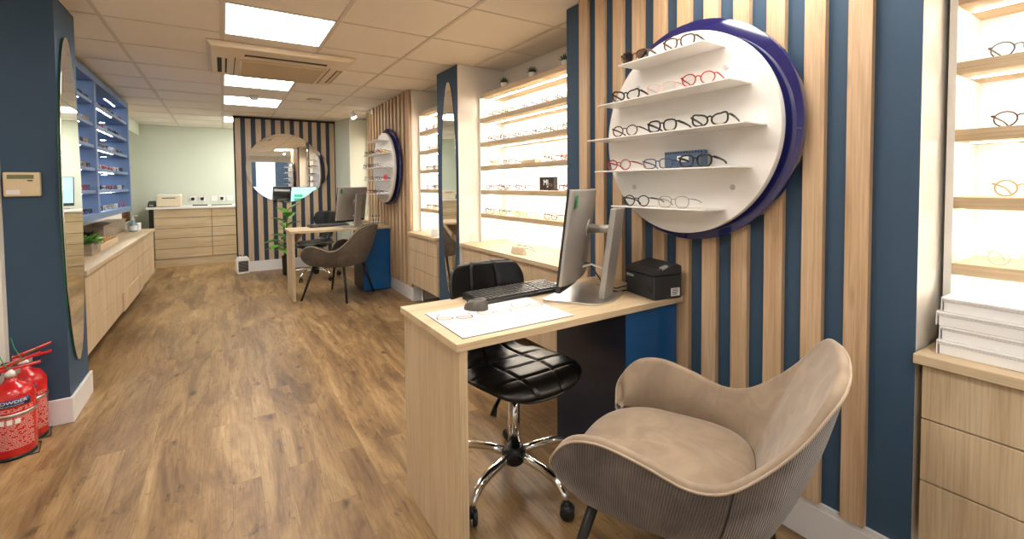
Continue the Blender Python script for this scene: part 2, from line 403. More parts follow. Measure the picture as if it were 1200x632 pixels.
def two_tone(name, x0, y0, y1, front, side, label, x1=XR):
    m = MB(); m.box(x0, x1, y0, y1, 0, HC)
    m.bm.faces.ensure_lookup_table()
    bmesh.ops.recalc_face_normals(m.bm, faces=m.bm.faces)
    for f in m.bm.faces: f.material_index = 0 if f.normal.x < -.5 else 1
    return struct(name, m, [front, side], label)
two_tone('wall_right', 1.69, .475, 2.06, 'blue', 'white', 'navy wall pier carrying the nearer slats')
two_tone('wall_right', 1.665, 3.45, 3.88, 'blue', 'white', 'narrow navy pier with the oval mirror')
two_tone('wall_right', 1.69, 4.62, 6.28, 'blue', 'white', 'wall pier carrying the farther slats')
# far pier with one slanting side
struct('wall_right', MB().prism([(1.615, 7.06), (XR, 7.06), (XR, 7.7), (1.5, 7.7), (1.5, 7.56)], 2, 0, HC), 'green', 'pale green pier between far slats and striped partition')
# left side
struct('wall_left', MB().box(XL-.1, XL, 3.64, 8.25, 0, HC), 'white', 'white wall behind the blue cabinet')
struct('wall_left', MB().box(-1.55, -1.45, 8.25, YF, 0, HC), 'green', 'sage wall of the recess at far left')
struct('trim_1', MB().box(-1.45, -1.1, 8.25, YF, 2.05, HC), 'green', 'boxed beam over the far left recess')
m = MB().box(-3.2, -.71, 3.25, 3.64, 0, HC)
struct('wall_left', m, 'blue', 'navy pillar at left with the oval mirror')
struct('trim_2', MB().box(-1.5, -.925, 3.2, 3.25, 0, HC), 'white', 'white door lining beside the navy pillar')
struct('wall_left', MB().box(-2.1, -2.0, YN, 3.25, 0, HC), 'white', 'white side wall left of the viewpoint')
# skirtings
struct('baseboard_right', MB().box(1.675, 1.69, .475, 2.06, 0, .125).box(1.678, 1.69, .475, 2.06, .125, .145), 'skirt', 'white skirting under the nearer slats')
struct('baseboard_right', MB().box(1.675, 1.69, 4.605, 6.28, 0, .145).box(1.69, 2.1, 4.605, 4.62, 0, .145), 'skirt', 'white skirting under the farther slats')
struct('baseboard_left', MB().prism([(-.925, 3.235), (-.695, 3.235), (-.695, 3.655), (-.71, 3.655), (-.71, 3.25), (-.925, 3.25)], 2, 0, .135), 'skirt', 'white skirting around the navy pillar', bevel=.004)
struct('baseboard_back', MB().box(.165, 1.5, 7.532, 7.548, 0, .15), 'skirt', 'white skirting under the striped partition')
# shop front behind the viewpoint
struct('wall_front', MB().box(-3.2, 2.3, YN-.1, YN, 0, .45).box(-3.2, 2.3, YN-.1, YN, 2.1, HC).box(-3.2, -2.0, YN-.1, YN, .45, 2.1).box(.62, .78, YN-.1, YN, .45, 2.1).box(2.0, 2.3, YN-.1, YN, .45, 2.1), 'white', 'white shopfront wall around the windows')
for n, (a, b_) in enumerate([(-2.0, .62), (.78, 2.0)]):
    w = sgroup('window_%d' % (n+1), ['large shop window behind the viewpoint', 'smaller shop window behind the viewpoint'][n], (a, YN, .45))
    obj('window_frame', MB().box(a, a+.05, YN-.08, YN-.02, .45, 2.1).box(b_-.05, b_, YN-.08, YN-.02, .45, 2.1).box(a+.05, b_-.05, YN-.08, YN-.02, .45, .5).box(a+.05, b_-.05, YN-.08, YN-.02, 2.05, 2.1), 'whiteglossy', w)
    obj('pane', MB().box(a+.05, b_-.05, YN-.055, YN-.049, .5, 2.05), 'window', w)
struct('trim_3', MB().box(-9, 9, -12, YN-.1, -.12, -.04), 'asphalt', 'grey pavement outside the shopfront')

t = thing('building', 'pale building across the street, reflected in the round mirror', 'building', (0, -9, 0), world=True)
obj('facade', MB().box(-8, 8, -9.4, -9, -.03, 7), 'facade', t)
for k in range(8):
    w_ = obj('window', MB().box(-7.4+1.9*k, -6.3+1.9*k, -9.02, -8.99, 1.2, 3.0), 'greywood' if k % 3 == 0 else 'navy', t)
obj('shop_sign', MB().box(-3.0, 2.6, -8.99, -8.9, 3.2, 3.7), 'bluecase', t)
# ---- slats
def slats(name, ys, y0, label):
    g = sgroup(name, label, (1.665, y0, .145))
    for y in ys:
        obj('slat', MB().box(1.665, 1.6895, y-.064, y, .146, HC-.002), 'slat', g, bevel=.0012)
    return g
slats('trim_4', [1.925-.1275*i for i in range(11)], .6, 'near row of upright oak slats on the navy pier')
slats('trim_5', [6.275-.1275*i for i in range(13)]+[4.69], 4.6, 'far row of upright oak slats behind the round display')
# ---- striped partition
g = sgroup('wall_centre', 'partition striped in oak and navy with round mirrors', (.15, 7.55, 0))
obj('partition_core', MB().box(.15, 1.5, 7.56, 7.68, 0, HC-.002), 'green', g)
obj('navy_face', MB().box(.15, 1.5, 7.55, 7.56, .0, HC-.003), 'navy', g)
sx = [0.161, 0.289, 0.419, 0.546, 0.673, 0.797, 0.925, 1.048, 1.172, 1.300, 1.424]
for x in sx: obj('oak_stripe', MB().box(x, x+.069, 7.546, 7.5505, .15, HC-.03), 'stripe', g)
obj('edge_trim', MB().box(.143, .16, 7.54, 7.56, .0, HC-.004).box(1.494, 1.506, 7.54, 7.56, 0, HC-.004).box(.16, 1.494, 7.54, 7.56, HC-.03, HC-.004), 'dark', g)

# ---- ceiling fittings
for n, (i, j) in enumerate(lights):
    x0, x1, y0, y1 = tile(i, j)
    lab = {0: 'nearest square ceiling light panel in view', 1: 'square ceiling light panel just beyond the air conditioner', 2: 'third square ceiling light panel, by the smoke alarm', 3: 'farthest square ceiling light panel, beside striped partition'}.get(n, 'square ceiling light panel above or behind the viewpoint' if n > 5 else 'added ceiling light panel brightening the far wall, unseen behind the partition')
    t = thing('ceiling_light', lab, 'ceiling light', ((x0+x1)/2, (y0+y1)/2, HC), group='ceiling light panels out of view' if n > 5 else ('added ceiling light panels behind the partition' if n > 3 else None), world=True)
    obj('frame', MB().box(x0+.011, x0+.02, y0+.004, y1-.004, HC-.002, HC+.02).box(x1-.02, x1-.011, y0+.004, y1-.004, HC-.002, HC+.02).box(x0+.02, x1-.02, y0+.004, y0+.012, HC-.002, HC+.02).box(x0+.02, x1-.02, y1-.012, y1-.004, HC-.002, HC+.02), 'whiteglossy', t)
    obj('diffuser', MB().box(x0+.02, x1-.02, y0+.012, y1-.012, HC+.001, HC+.006), 'panel', t)
t = thing('air_conditioner', 'cream ceiling cassette air conditioner between the light panels', 'air conditioner', (.42, 4.19, HC), world=True)
def frustum(x0, x1, y0, y1, z0, d, z1):
    return MB().hexa([(x0+d, y0+d, z1), (x1-d, y0+d, z1), (x1-d, y1-d, z1), (x0+d, y1-d, z1), (x0, y0, z0), (x1, y0, z0), (x1, y1, z0), (x0, y1, z0)])
obj('casing', frustum(-.075, .915, 3.70, 4.70, HC, .03, HC-.035), 'acplastic', t, bevel=.006)
zz = HC-.035
gr = MB().box(.135, .745, 4.02, 4.62, zz-.012, zz)
obj('intake_panel', gr, 'acplastic', t, bevel=.004)
mb = MB()
for k in range(22): mb.box(.15, .73, 4.04+.026*k, 4.052+.026*k, zz-.016, zz-.012)
obj('intake_grille', mb, 'acgrille', t)
for nm, b4 in [('air_slot', (.16, .73, 3.875, 3.93)), ('air_slot', (-.012, .018, 4.05, 4.56)), ('air_slot', (.04, .052, 4.06, 4.56)), ('air_slot', (.1, .106, 4.0, 4.62)), ('air_slot', (.77, .776, 4.0, 4.62)), ('air_slot', (.83, .875, 4.04, 4.56)), ('air_slot', (.16, .73, 4.66, 4.668))]:
    obj(nm, MB().box(b4[0], b4[1], b4[2], b4[3], zz-.0015, zz+.002), 'dark', t)
obj('vane', MB().box(.838, .867, 4.05, 4.55, zz-.004, zz-.001), 'acgrille', t)
obj('vane', MB().box(.17, .72, 3.915, 3.93, zz-.006, zz-.001), 'acplastic', t)
t = thing('smoke_alarm', 'white domed smoke alarm on the ceiling below third light', 'smoke alarm', (.318, 5.80, HC), world=True)
obj('base', MB().lathe([(.055, HC), (.055, HC-.015), (.045, HC-.018)], 24, (.318, 5.80, 0)), 'whiteglossy', t)
obj('sensor_dome', MB().lathe([(.045, HC-.018), (.042, HC-.035), (.02, HC-.048), (.001, HC-.05)], 24, (.318, 5.80, 0)), 'whiteglossy', t)
o = obj('ceiling_speaker', MB().lathe([(.08, HC), (.08, HC-.006), (.07, HC-.01), (.03, HC-.008), (.001, HC-.008)], 28, (.92, 5.72, 0)), 'acplastic')
tag(o, 'flat round grille on the ceiling right of the smoke alarm', 'speaker')
def spotlamp(y, lab):
    t = thing('spot_lamp', lab, 'spotlight', (1.664, y, 2.19), world=True)
    obj('arm', MB().tube([(1.664, y, 2.19), (1.43, y, 2.19)], .006, 8), 'whiteglossy', t)
    obj('wall_plate', MB().box(1.654, 1.665, y-.03, y+.03, 2.16, 2.22), 'whiteglossy', t, bevel=.003)
    obj('bracket', MB().tube([(1.43, y, 2.19), (1.415, y, 2.15)], .005, 8), 'steel', t)
    h = MB().lathe([(.012, .045), (.022, .04), (.034, -.02), (.036, -.022)], 20)
    h.xf(Matrix.Translation((1.42, y, 2.125))@Matrix.Rotation(math.radians(-28), 4, 'Y'))
    obj('lamp_head', h, 'whiteglossy', t)
    h = MB().lathe([(.001, -.022), (.033, -.0222), (.031, -.034), (.02, -.043), (.001, -.047)], 20)
    h.xf(Matrix.Translation((1.42, y, 2.125))@Matrix.Rotation(math.radians(-28), 4, 'Y'))
    obj('lamp_face', h, 'spot', t)
    l = bpy.data.lights.new('spot', 'SPOT'); l.energy = 14; l.color = (1, .86, .7); l.spot_size = math.radians(95); l.spot_blend = .8; l.shadow_soft_size = .03
    lo = bpy.data.objects.new('lamp_light', l); C.objects.link(lo); lo.parent = t; lo.matrix_parent_inverse = Matrix.Translation(-Vector(t['_world']))
    lo.location = (1.40, y, 2.08); lo.rotation_euler = (0, math.radians(20), 0)
spotlamp(6.0, 'white arm spotlight above the far round display')
spotlamp(1.2, 'white arm spotlight above the near round display, out of view')

# ------------------------------------------------------------------ lit shelving recesses
SZ = [.97, 1.17, 1.372, 1.572, 1.775, 1.98]
XF = 1.862; XB = 2.10
def shelving(y0, y1, lab, XF=XF):
    t = thing('display_shelving', lab, 'shelving', (XF, y0, .745), world=True)
    obj('side_panel', MB().box(XF, XB, y1-.018, y1, .746, 1.998), 'whiteglossy', t)
    obj('side_panel', MB().box(XF, XB, y0, y0+.018, .746, 1.998), 'whiteglossy', t)
    obj('back_panel', MB().box(XB, XB+.015, y0, y1, .746, 1.998), 'whiteglossy', t)
    for z in SZ:
        s = obj('shelf', MB().box(XF, XB-.001, y0+.0185, y1-.0185, z-.0175, z+.0175), 'oak_y', t, bevel=.001)
        obj('led_strip', MB().box(XF+.10, XF+.108, y0+.03, y1-.03, z-.0200, z-.0177), 'led', s)
    return t
shelving(-.95, .462, 'lit oak shelving recess at the right edge, behind white box stack')
shelving(2.066, 3.446, 'wide lit oak shelving recess behind the desk monitor')
shelving(3.884, 4.616, 'narrow lit shelving recess between oval mirror pier and far slats', XF=1.77)
shelving(6.29, 7.04, 'lit shelving recess glimpsed beyond the far slats')

def base_unit(y0, y1, cols, xf, lab, wlab, wy0=None, wy1=None, wxf=None, foot=False):
    t = thing('drawer_unit', lab, 'drawers', (xf, y0, 0), world=True)
    obj('carcass', MB().box(xf+.019, XB+.01, y0, y1, .2, .717), 'oak_z', t)
    rows = [(.200, .377), (.381, .557), (.561, .712)]
    for a, b in zip(cols, cols[1:]):
        for z0, z1 in rows:
            obj('drawer_front', MB().box(xf, xf+.018, a+.0015, b-.0015, z0, z1), 'oak_z', t, bevel=.0012)
    obj('shadow_strip', MB().box(xf+.0182, xf+.0192, y0+.001, y1-.001, .2, .716), 'dark', t)
    for y in ([y0+.06, y1-.05]): obj('foot', MB().lathe([(.02, 0), (.02, .01), (.013, .015), (.013, .2)], 14, (xf+.12, y, 0)), 'steel', t)
    w = obj('worktop', MB().box(wxf or xf-.02, XB+.012, wy0 if wy0 is not None else y0, wy1 or y1, .7175, .745), 'oak_y', bevel=.0015)
    tag(w, wlab, 'worktop')
base_unit(-.95, .455, [-.95, -.48, -.01, .455], 1.67, 'oak drawer unit at the right edge, under the white boxes', 'oak worktop at right carrying the white boxes', wy1=.470, wxf=1.652)
base_unit(2.066, 3.444, [2.066, 2.526, 2.985, 3.444], 1.69, 'oak drawer unit behind the leather stool', 'oak worktop below the wide lit recess', wxf=1.666)
base_unit(3.886, 4.612, [3.886, 4.612], 1.645, 'oak drawer unit between oval mirror pier and far slats', 'oak worktop carrying small white card beyond the oval mirror', wxf=1.618)
base_unit(6.29, 7.04, [6.29, 7.04], 1.69, 'oak drawer unit beyond the far slats', 'oak worktop beyond the far slats', wxf=1.67)

# ------------------------------------------------------------------ spectacles
def rimpts(style, side, n=30):
    cx = .034*side; out = []
    for i in range(n):
        a = 2*PI*i/n; c, s = math.cos(a), math.sin(a)
        if style == 'round': x, z = .0235*c, .0225*s
        elif style == 'panto':
            x, z = .0245*c*(1+.06*s), .0215*s
        elif style == 'rectangular':
            e = .62; x = .0265*math.copysign(abs(c)**e, c)*(1+.05*s); z = .0185*math.copysign(abs(s)**e, s)
        elif style == 'cat-eye':
            e = .85; x = .027*math.copysign(abs(c)**e, c); z = .0205*math.copysign(abs(s)**e, s)
            if s > 0: x += side*.004*s; z += max(0, c*side)*s*.012-.002*s
        else:
            e = .75; x = .026*math.copysign(abs(c)**e, c)*(1+.08*s); z = .0215*math.copysign(abs(s)**e, s)
        out.append((cx+x, z))
    zmin = min(z for x, z in out)
    return [(x, z-zmin+.002) for x, z in out]
GC = {}
def glasses_proto(style, col, fine, tinted=False, thick=None):
    key = (style, col, fine, tinted, thick)
    if key in GC: return None
    mat = 'f_'+col; r = thick or (.0026 if style in ('cat-eye', 'square', 'rectangular') else .0019)
    t = thing('spectacles', 'x', 'glasses')
    mb = MB(); n = 28 if fine else 14; ns = 8 if fine else 5
    for sd in (-1, 1):
        pts = rimpts(style, sd, n); mb.tube([(x, -.000+ .0006*abs(x)/.03, z) for x, z in pts], r, ns, closed=True)
    pl = rimpts(style, 1, n); zt = max(z for x, z in pl); xin = min(x for x, z in pl); xout = max(x for x, z in pl)
    zb = zt*.68
    mb.tube([(-xin-.001, 0, zb), (-xin*.4, -.001, zb+.004), (xin*.4, -.001, zb+.004), (xin+.001, 0, zb)], r*.95, ns)
    zh = zt*.8
    for sd in (-1, 1):
        mb.tube([(sd*(xout-.001), 0, zh), (sd*(xout+.005), .001, zh), (sd*(xout+.007), .006, zh)], r*.95, ns)
    obj('frame', mb, mat, t)
    for sd in (-1, 1):
        x = sd*(xout+.007)
        mb = MB().tube([(x, .006, zh), (x, .046, zh*.88), (x*.98, .086, zh*.68), (x*.96, .107, zh*.45), (x*.93, .126, .004)], [r*.9, r*.9, r*.8, r*.95, r*.8], ns, flat=(1.5, Vector((0, 0, 1))))
        obj('temple', mb, mat, t)
        if fine or tinted:
            pts = rimpts(style, sd, n); mb = MB(); c = (sum(p[0] for p in pts)/n, sum(p[1] for p in pts)/n)
            mb.prism([(c[0]+(p[0]-c[0])*.97, c[1]+(p[1]-c[1])*.97) for p in pts], 1, -.0004, .0008)
            obj('lens', mb, 'lensgrey' if tinted else 'lens', t)
            if fine: obj('nose_pad', MB().tube([(sd*xin*.9, .001, zb-.004), (sd*xin*.7, .005, zb-.010)], [.0012, .002], 6), 'lens', t)
    GC[key] = t; return t
def place_glasses(style, col, loc, rz, label, group, fine=False, tinted=False, thick=None):
    p = glasses_proto(style, col, fine, tinted, thick)
    if p is None: o = dup(GC[(style, col, fine, tinted, thick)], loc, rz)
    else: o = p; o.location = loc; o.rotation_euler = (0, 0, rz)
    o['label'] = label; o['group'] = group; return o
RW = -PI/2       # facing the room from the right wall

# ------------------------------------------------------------------ round wall displays
def round_display(dy, lab, extra):
    c = 1.198+dy
    t = thing('round_display', lab, 'display', (1.64, c, 1.447), world=True)
    obj('spacer', MB().prism(circ(c, 1.447, .30, 48), 0, 1.652, 1.6645, True), 'dark', t)
    obj('rear_disc', MB().prism(circ(c, 1.447, .443, 96), 0, 1.622, 1.650, True), 'acrylic', t, bevel=.002)
    obj('spacer', MB().prism(circ(c, 1.437, .26, 48), 0, 1.600, 1.6218, True), 'white', t)
    obj('front_disc', MB().prism(circ(c+.004, 1.435, .402, 96), 0, 1.572, 1.5995, True), 'whiteacrylic', t, bevel=.002)
    for z, a, b in [(1.74, 1.002, 1.409), (1.588, .902, 1.536), (1.437, .848, 1.604), (1.293, .898, 1.554), (1.14, .997, 1.45)]:
        s = obj('shelf', MB().box(1.435, 1.5718, a+dy, b+dy, z-.005, z), 'whiteacrylic', t, bevel=.001)
    for y, z in [(1.0, 1.66), (.97, 1.22), (1.42, 1.66), (1.44, 1.22)]:
        obj('fixing_cap', MB().lathe([(.009, 1.5675), (.011, 1.5722)], 16, (0, y+dy, z), 'x'), 'steel', t)
    return t
round_display(0, 'large round white and blue spectacle display on the near slats', 0)
round_display(4.055, 'round white and blue spectacle display on the far slats', 0)
near = [(1.74, 'top shelf', [(1.335, 'square', 'tortoiseshell', True), (1.118, 'square', 'tortoiseshell', False)]),
        (1.588, 'second shelf', [(1.385, 'cat-eye', 'black', False), (1.2, 'rectangular', 'pale pink', False), (1.035, 'panto', 'red', False)]),
        (1.437, 'third shelf', [(1.39, 'panto', 'brown', False), (1.195, 'square', 'black', False), (.988, 'cat-eye', 'black', False)]),
        (1.293, 'fourth shelf', [(1.425, 'panto', 'red', False), (1.215, 'rectangular', 'slate blue', False), (1.045, 'square', 'black', False)]),
        (1.14, 'bottom shelf', [(1.325, 'panto', 'black', False), (1.14, 'square', 'clear grey', False)])]
thickn = {'pale pink': .0014, 'clear grey': .0018, 'brown': .0026}
for z, nm, row in near:
    for k, (y, st, co, tint) in enumerate(row):
        pos = 'left' if k == 0 else ('right' if k == len(row)-1 else 'middle')
        place_glasses(st, co, (1.458, y, z+.0005), RW+random.uniform(.12, .34), '%s %s glasses, %s on the %s of the near round display' % (co, st, pos, nm),
                      'glasses on the near round display', True, tint, thickn.get(co, .0034 if st in ('cat-eye', 'square') else .0024))
case = thing('spectacle_case', 'slate blue case with studded edge and small plate, fourth shelf', 'case', (1.53, 1.15, 1.2935), world=True)
obj('body', MB().box(1.522, 1.548, 1.055, 1.235, 1.294, 1.362), 'bluecase', case, bevel=.003)
mb = MB()
for k in range(14):
    mb.box(1.5205, 1.5221, 1.062+.0125*k, 1.068+.0125*k, 1.352, 1.358)
for k in range(5): mb.box(1.5205, 1.5221, 1.06, 1.065, 1.298+.011*k, 1.304+.011*k)
obj('stud_row', mb, 'slat', case) if False else obj('stud_row', mb, 'dark', case)
obj('name_plate', MB().box(1.5200, 1.5219, 1.120, 1.172, 1.319, 1.343), 'paper', case)
# far round display
cols = ['black', 'tortoiseshell', 'red', 'brown', 'slate blue', 'grey', 'clear grey']
sts = ['panto', 'square', 'round', 'cat-eye', 'rectangular']
rr = random.Random(3)
for si, (z, a, b, n) in enumerate([(1.588, .93, 1.5, 3), (1.437, .88, 1.56, 4), (1.293, .93, 1.5, 3), (1.14, 1.03, 1.41, 3)]):
    for k in range(n):
        y = 4.055+b-.05-(b-a-.08)*k/max(1, n-1); co = cols[(si*3+k) % 7]; st = sts[(si+k) % 5]
        place_glasses(st, co, (1.458, y, z+.0005), RW+rr.uniform(.1, .3), '%s %s glasses, %s from left on the %s shelf of the far round display' % (co, st, ORD[k], ['second', 'third', 'fourth', 'bottom'][si]), 'glasses on the far round display', False, False, .0024)
o = obj('display_card', MB().box(1.53, 1.536, 4.99, 5.10, 1.2935, 1.352), 'redcase', bevel=.001); tag(o, 'red card standing on the fourth shelf of the far round display', 'card')
o = obj('display_card', MB().box(1.53, 1.545, 5.04, 5.15, 1.5885, 1.622), 'yellow', bevel=.001); tag(o, 'yellow box on the second shelf of the far round display', 'box')

# ---- glasses in recesses
ALC = [(1.775, 'second shelf', [(3.287, 'grey'), (3.06, 'green'), (2.797, 'blue'), (2.526, 'coral'), (2.35, 'black')]),
       (1.572, 'third shelf', [(3.301, 'grey'), (3.09, 'slate blue'), (2.88, 'grey'), (2.666, 'slate blue'), (2.478, 'black'), (2.30, 'grey')]),
       (1.372, 'fourth shelf', [(3.287, 'gold'), (3.07, 'slate blue'), (2.497, 'black'), (2.32, 'red')]),
       (1.172, 'fifth shelf', [(3.33, 'purple'), (3.124, 'slate blue'), (2.87, 'purple'), (2.47, 'tortoiseshell'), (2.30, 'red')]),
       (.97, 'lowest shelf', [(3.344, 'grey'), (3.13, 'green'), (2.86, 'gold'), (2.497, 'brown')])]
for z, nm, row in ALC:
    for k, (y, co) in enumerate(row):
        st = ['round', 'panto', 'round', 'square', 'panto', 'round'][k]
        place_glasses(st, co, (1.90, y, z+.0178), RW+rr.uniform(-.2, .2), '%s %s glasses, %s from left on the %s of the wide lit recess' % (co, st, ORD[k], nm), 'glasses in the wide lit recess', False, False, .0026)
place_glasses('round', 'gold', (1.955, 2.80, 1.3895+.0275), RW+.3, 'thin gold round glasses on the small oak plinth, fourth shelf', 'glasses in the wide lit recess', False, False, .0014)
o = obj('display_plinth', MB().box(1.93, 1.99, 2.72, 2.90, 1.3897, 1.4165), 'oak_y', bevel=.001); tag(o, 'small oak plinth under gold glasses in the wide lit recess', 'plinth')
t = thing('logo_box', 'small black box with white lettering in the wide lit recess', 'box', (1.97, 2.63, 1.19), world=True)
obj('body', MB().box(1.965, 2.0, 2.545, 2.715, 1.1897, 1.285), 'black', t, bevel=.001)
text('MJ', .06, 'paper', t, (1.9635, 2.635, 1.243), (PI/2, 0, -PI/2))
place_glasses('round', 'slate blue', (1.80, 2.76, .7455+.0), RW-.55, 'dark blue round glasses standing on the oak worktop of the wide recess', 'glasses on the worktop', False, False, .002)
t = thing('name_card', 'small cream card on the worktop below blue round glasses', 'card', (1.74, 2.67, .7455), world=True)
obj('card', MB().hexa([(1.728, 2.585, .7457), (1.758, 2.585, .7457), (1.758, 2.745, .7457), (1.728, 2.745, .7457), (1.742, 2.585, .79), (1.746, 2.585, .79), (1.746, 2.745, .79), (1.742, 2.745, .79)]), 'cream', t)
for k, (z, col) in enumerate([(1.775, 'grey'), (1.572, 'slate blue'), (1.372, 'black'), (1.172, 'blue'), (.97, 'black')]):
    for q, y in enumerate([4.50, 4.31, 4.13] if k != 1 else [4.42, 4.2]):
        place_glasses('panto' if q != 1 else 'round', col if q != 1 else 'black', (1.81, y, z+.0178), RW+rr.uniform(-.3, 0), '%s glasses, %s from left on the %s shelf of the narrow lit recess' % (col if q != 1 else 'black', ORD[q], ['second', 'third', 'fourth', 'fifth', 'lowest'][k]), 'glasses in the narrow lit recess', False, False, .0022)
o = obj('name_card', MB().hexa([(1.69, 4.03, .7455), (1.72, 4.03, .7455), (1.72, 4.14, .7455), (1.69, 4.14, .7455), (1.705, 4.03, .81), (1.709, 4.03, .81), (1.709, 4.14, .81), (1.705, 4.14, .81)]), 'paper'); tag(o, 'small white tent card on the worktop beside the oval mirror pier', 'card')
for k, (z, y, st, co) in enumerate([(1.572, .325, 'panto', 'grey'), (1.372, .315, 'panto', 'brown'), (1.172, .31, 'round', 'gold'), (.97, .32, 'round', 'white')]):
    place_glasses(st, co, (1.905, y, z+.0178), RW-.12, '%s %s glasses cut by the right edge, %s shelf' % (co, st, ['upper', 'eye-level', 'mid', 'lowest'][k]), 'glasses at the right edge', True, False, .0021)

# ---- white boxes stacked on the right worktop
z = .7457
for k in range(4):
    dx = [0, .004, .002, .006][k]; dy = [0, -.004, .003, -.006][k]
    t = thing('white_box', 'flat white lidded box, %s of the stack at right' % ['bottom', 'second from bottom', 'third from bottom', 'topmost'][k], 'box', (1.86+dx, .29+dy, z), world=True)
    x0, x1, y0, y1 = 1.708+dx, 1.95+dx, .10+dy, .432+dy
    obj('tray', MB().box(x0+.003, x1-.003, y0+.003, y1-.003, z, z+.027), 'paper', t, bevel=.0008)
    obj('middle_leaf', MB().box(x0+.001, x1-.001, y0+.001, y1-.001, z+.0285, z+.0315), 'paper', t)
    obj('lid', MB().box(x0, x1, y0, y1, z+.033, z+.0395), 'paper', t, bevel=.0008)
    obj('spine', MB().box(x0-.002, x1, y1, y1+.002, z+.001, z+.0395), 'paper', t)
    z += .0405

# ---- succulents on top of the wide recess
def succulent(loc, lab, s):
    t = thing('potted_succulent', lab, 'plant', loc)
    obj('pot', MB().lathe([(.022, 0), (.03, .045), (.027, .045), (.025, .038), (.001, .038)], 20), 'whiteglossy', t)
    mb = MB(); r = random.Random(s)
    for k in range(26):
        a = k*2.4; el = .25+1.15*(k/26); L = .05-.012*(k/26)*r.random(); d = Vector((math.cos(a)*math.cos(el), math.sin(a)*math.cos(el), math.sin(el)))
        p0 = Vector((0, 0, .04))+d*.004; mb.tube([p0, p0+d*L*.5, p0+d*L+Vector((0, 0, .004))], [.004, .0052, .0006], 5, flat=(.5, Vector((0, 0, 1))))
    obj('leaves', mb, 'succ', t)
succulent((1.92, 3.12, 1.998), 'small succulent in white pot, leftmost above the wide recess', 1)
succulent((1.92, 2.73, 1.998), 'small succulent in white pot, middle above the wide recess', 2)
succulent((1.92, 2.35, 1.998), 'small succulent in white pot beside the navy pier, partly hidden', 3)

# ------------------------------------------------------------------ mirrors
def oval_mirror(side, x, yc, zc, ry, rz, lab, tilt=0):
    t = thing('oval_mirror', lab, 'mirror', (x, yc, zc), world=True)
    d = -side     # glass sticks out towards the room
    obj('backing', MB().prism(circ(yc, zc, ry-.004, 96, rz-.004), 0, x, x+side*.004, True), 'glassedge', t)
    gl = MB().prism(circ(yc, zc, ry, 96, rz), 0, x+side*.0042, x+side*.0085, True)
    if tilt: gl.xf(Matrix.Translation((x+side*.004, yc, 0))@Matrix.Rotation(tilt, 4, 'Z')@Matrix.Translation((-x-side*.001, -yc, 0)))
    obj('glass', gl, 'mirror', t)
oval_mirror(-1, 1.6645, 3.625, 1.195, .145, .925, 'tall oval mirror on the narrow navy pier')
oval_mirror(1, -.7095, 3.41, 1.17, .20, .885, 'tall oval mirror on the navy pillar at left', math.radians(.9))
t = thing('round_mirror', 'large round mirror on the striped partition', 'mirror', (.79, 7.54, 1.5), world=True)
obj('backing', MB().prism(circ(.79, 1.5, .495, 96), 1, 7.53, 7.5455, True), 'glassedge', t)
obj('glass', MB().prism(circ(.79, 1.5, .507, 128), 1, 7.524, 7.5298, True), 'mirror', t)
t = thing('round_mirror', 'smaller round mirror overlapping the right side of the large one', 'mirror', (1.02, 7.51, 1.49), world=True)
obj('backing', MB().prism(circ(1.02, 1.485, .345, 96), 1, 7.512, 7.5238, True), 'glassedge', t)
obj('glass', MB().prism(circ(1.02, 1.485, .36, 96), 1, 7.506, 7.5118, True), 'mirror', t)

# ------------------------------------------------------------------ left: blue cabinet, counter
t = thing('display_cabinet', 'blue wall cabinet of lit shelves on the left wall', 'cabinet', (-.9, 4.5, .97), world=True)
cy0, cy1, cz0, cz1 = 4.47, 6.83, .965, 2.2
obj('back_panel', MB().box(XL+.001, XL+.016, cy0, cy1, cz0, cz1), 'bluecab', t)
obj('frame', MB().box(XL+.016, -.9, cy0, cy0+.09, cz0, cz1).box(XL+.016, -.9, cy1-.06, cy1, cz0, cz1).box(XL+.016, -.9, cy0+.09, cy1-.06, cz1-.06, cz1).box(XL+.016, -.9, cy0+.09, cy1-.06, cz0, cz0+.055), 'bluecab', t, bevel=.002)
obj('divider', MB().box(XL+.016, -.902, 5.175, 5.245, cz0+.055, cz1-.06), 'bluecab', t, bevel=.002)
BZ = [1.215, 1.405, 1.60, 1.785, 1.975]
for y0, y1 in [(cy0+.09, 5.175), (5.245, cy1-.06)]:
    for z in BZ:
        s = obj('shelf', MB().box(XL+.017, -.915, y0+.0005, y1-.0005, z-.028, z), 'bluecab', t, bevel=.0015)
        obj('led_strip', MB().box(-.945, -.936, y0+.02, y0+(.85 if y1-y0 > 1 else .28), z-.0295, z-.0281), 'ledcool', s)
    for z in BZ: obj('led_spot', MB().lathe([(.001, z-.0300), (.022, z-.0300), (.022, z-.0281), (.001, z-.0281)], 16, (-1.10, y1-.13, 0)), 'ledcool', t)
    obj('led_strip', MB().box(-1.0, -.992, y0+.6*(y1-y0), y1-.1, cz1-.0615, cz1-.0601), 'ledcool', t)
LW = PI/2
rr = random.Random(11)
cc = ['black', 'white', 'tortoiseshell', 'clear grey', 'grey', 'brown', 'red', 'gold']
for si, z in enumerate([1.02]+BZ):
    nm = ['lowest', 'fifth', 'fourth', 'third', 'second', 'top'][si]
    for (y0, y1, n, side) in [(4.60, 5.12, 4, 'left'), (5.31, 6.62, 8, 'right')]:
        for k in range(n):
            if side == 'right' and z == 1.215 and False: continue
            y = y0+.03+(y1-y0-.06)*k/(n-1); co = rr.choice(cc); st = rr.choice(['square', 'panto', 'round', 'rectangular'])
            place_glasses(st, co, (-.945+rr.uniform(-.006, .006), y, z+.0008), LW+rr.uniform(-.12, .12),
                          '%s %s glasses, %s from left, %s shelf, %s half of blue cabinet' % (co, st, ORD[k], nm, side), 'glasses in the blue cabinet', False, False, .0026)
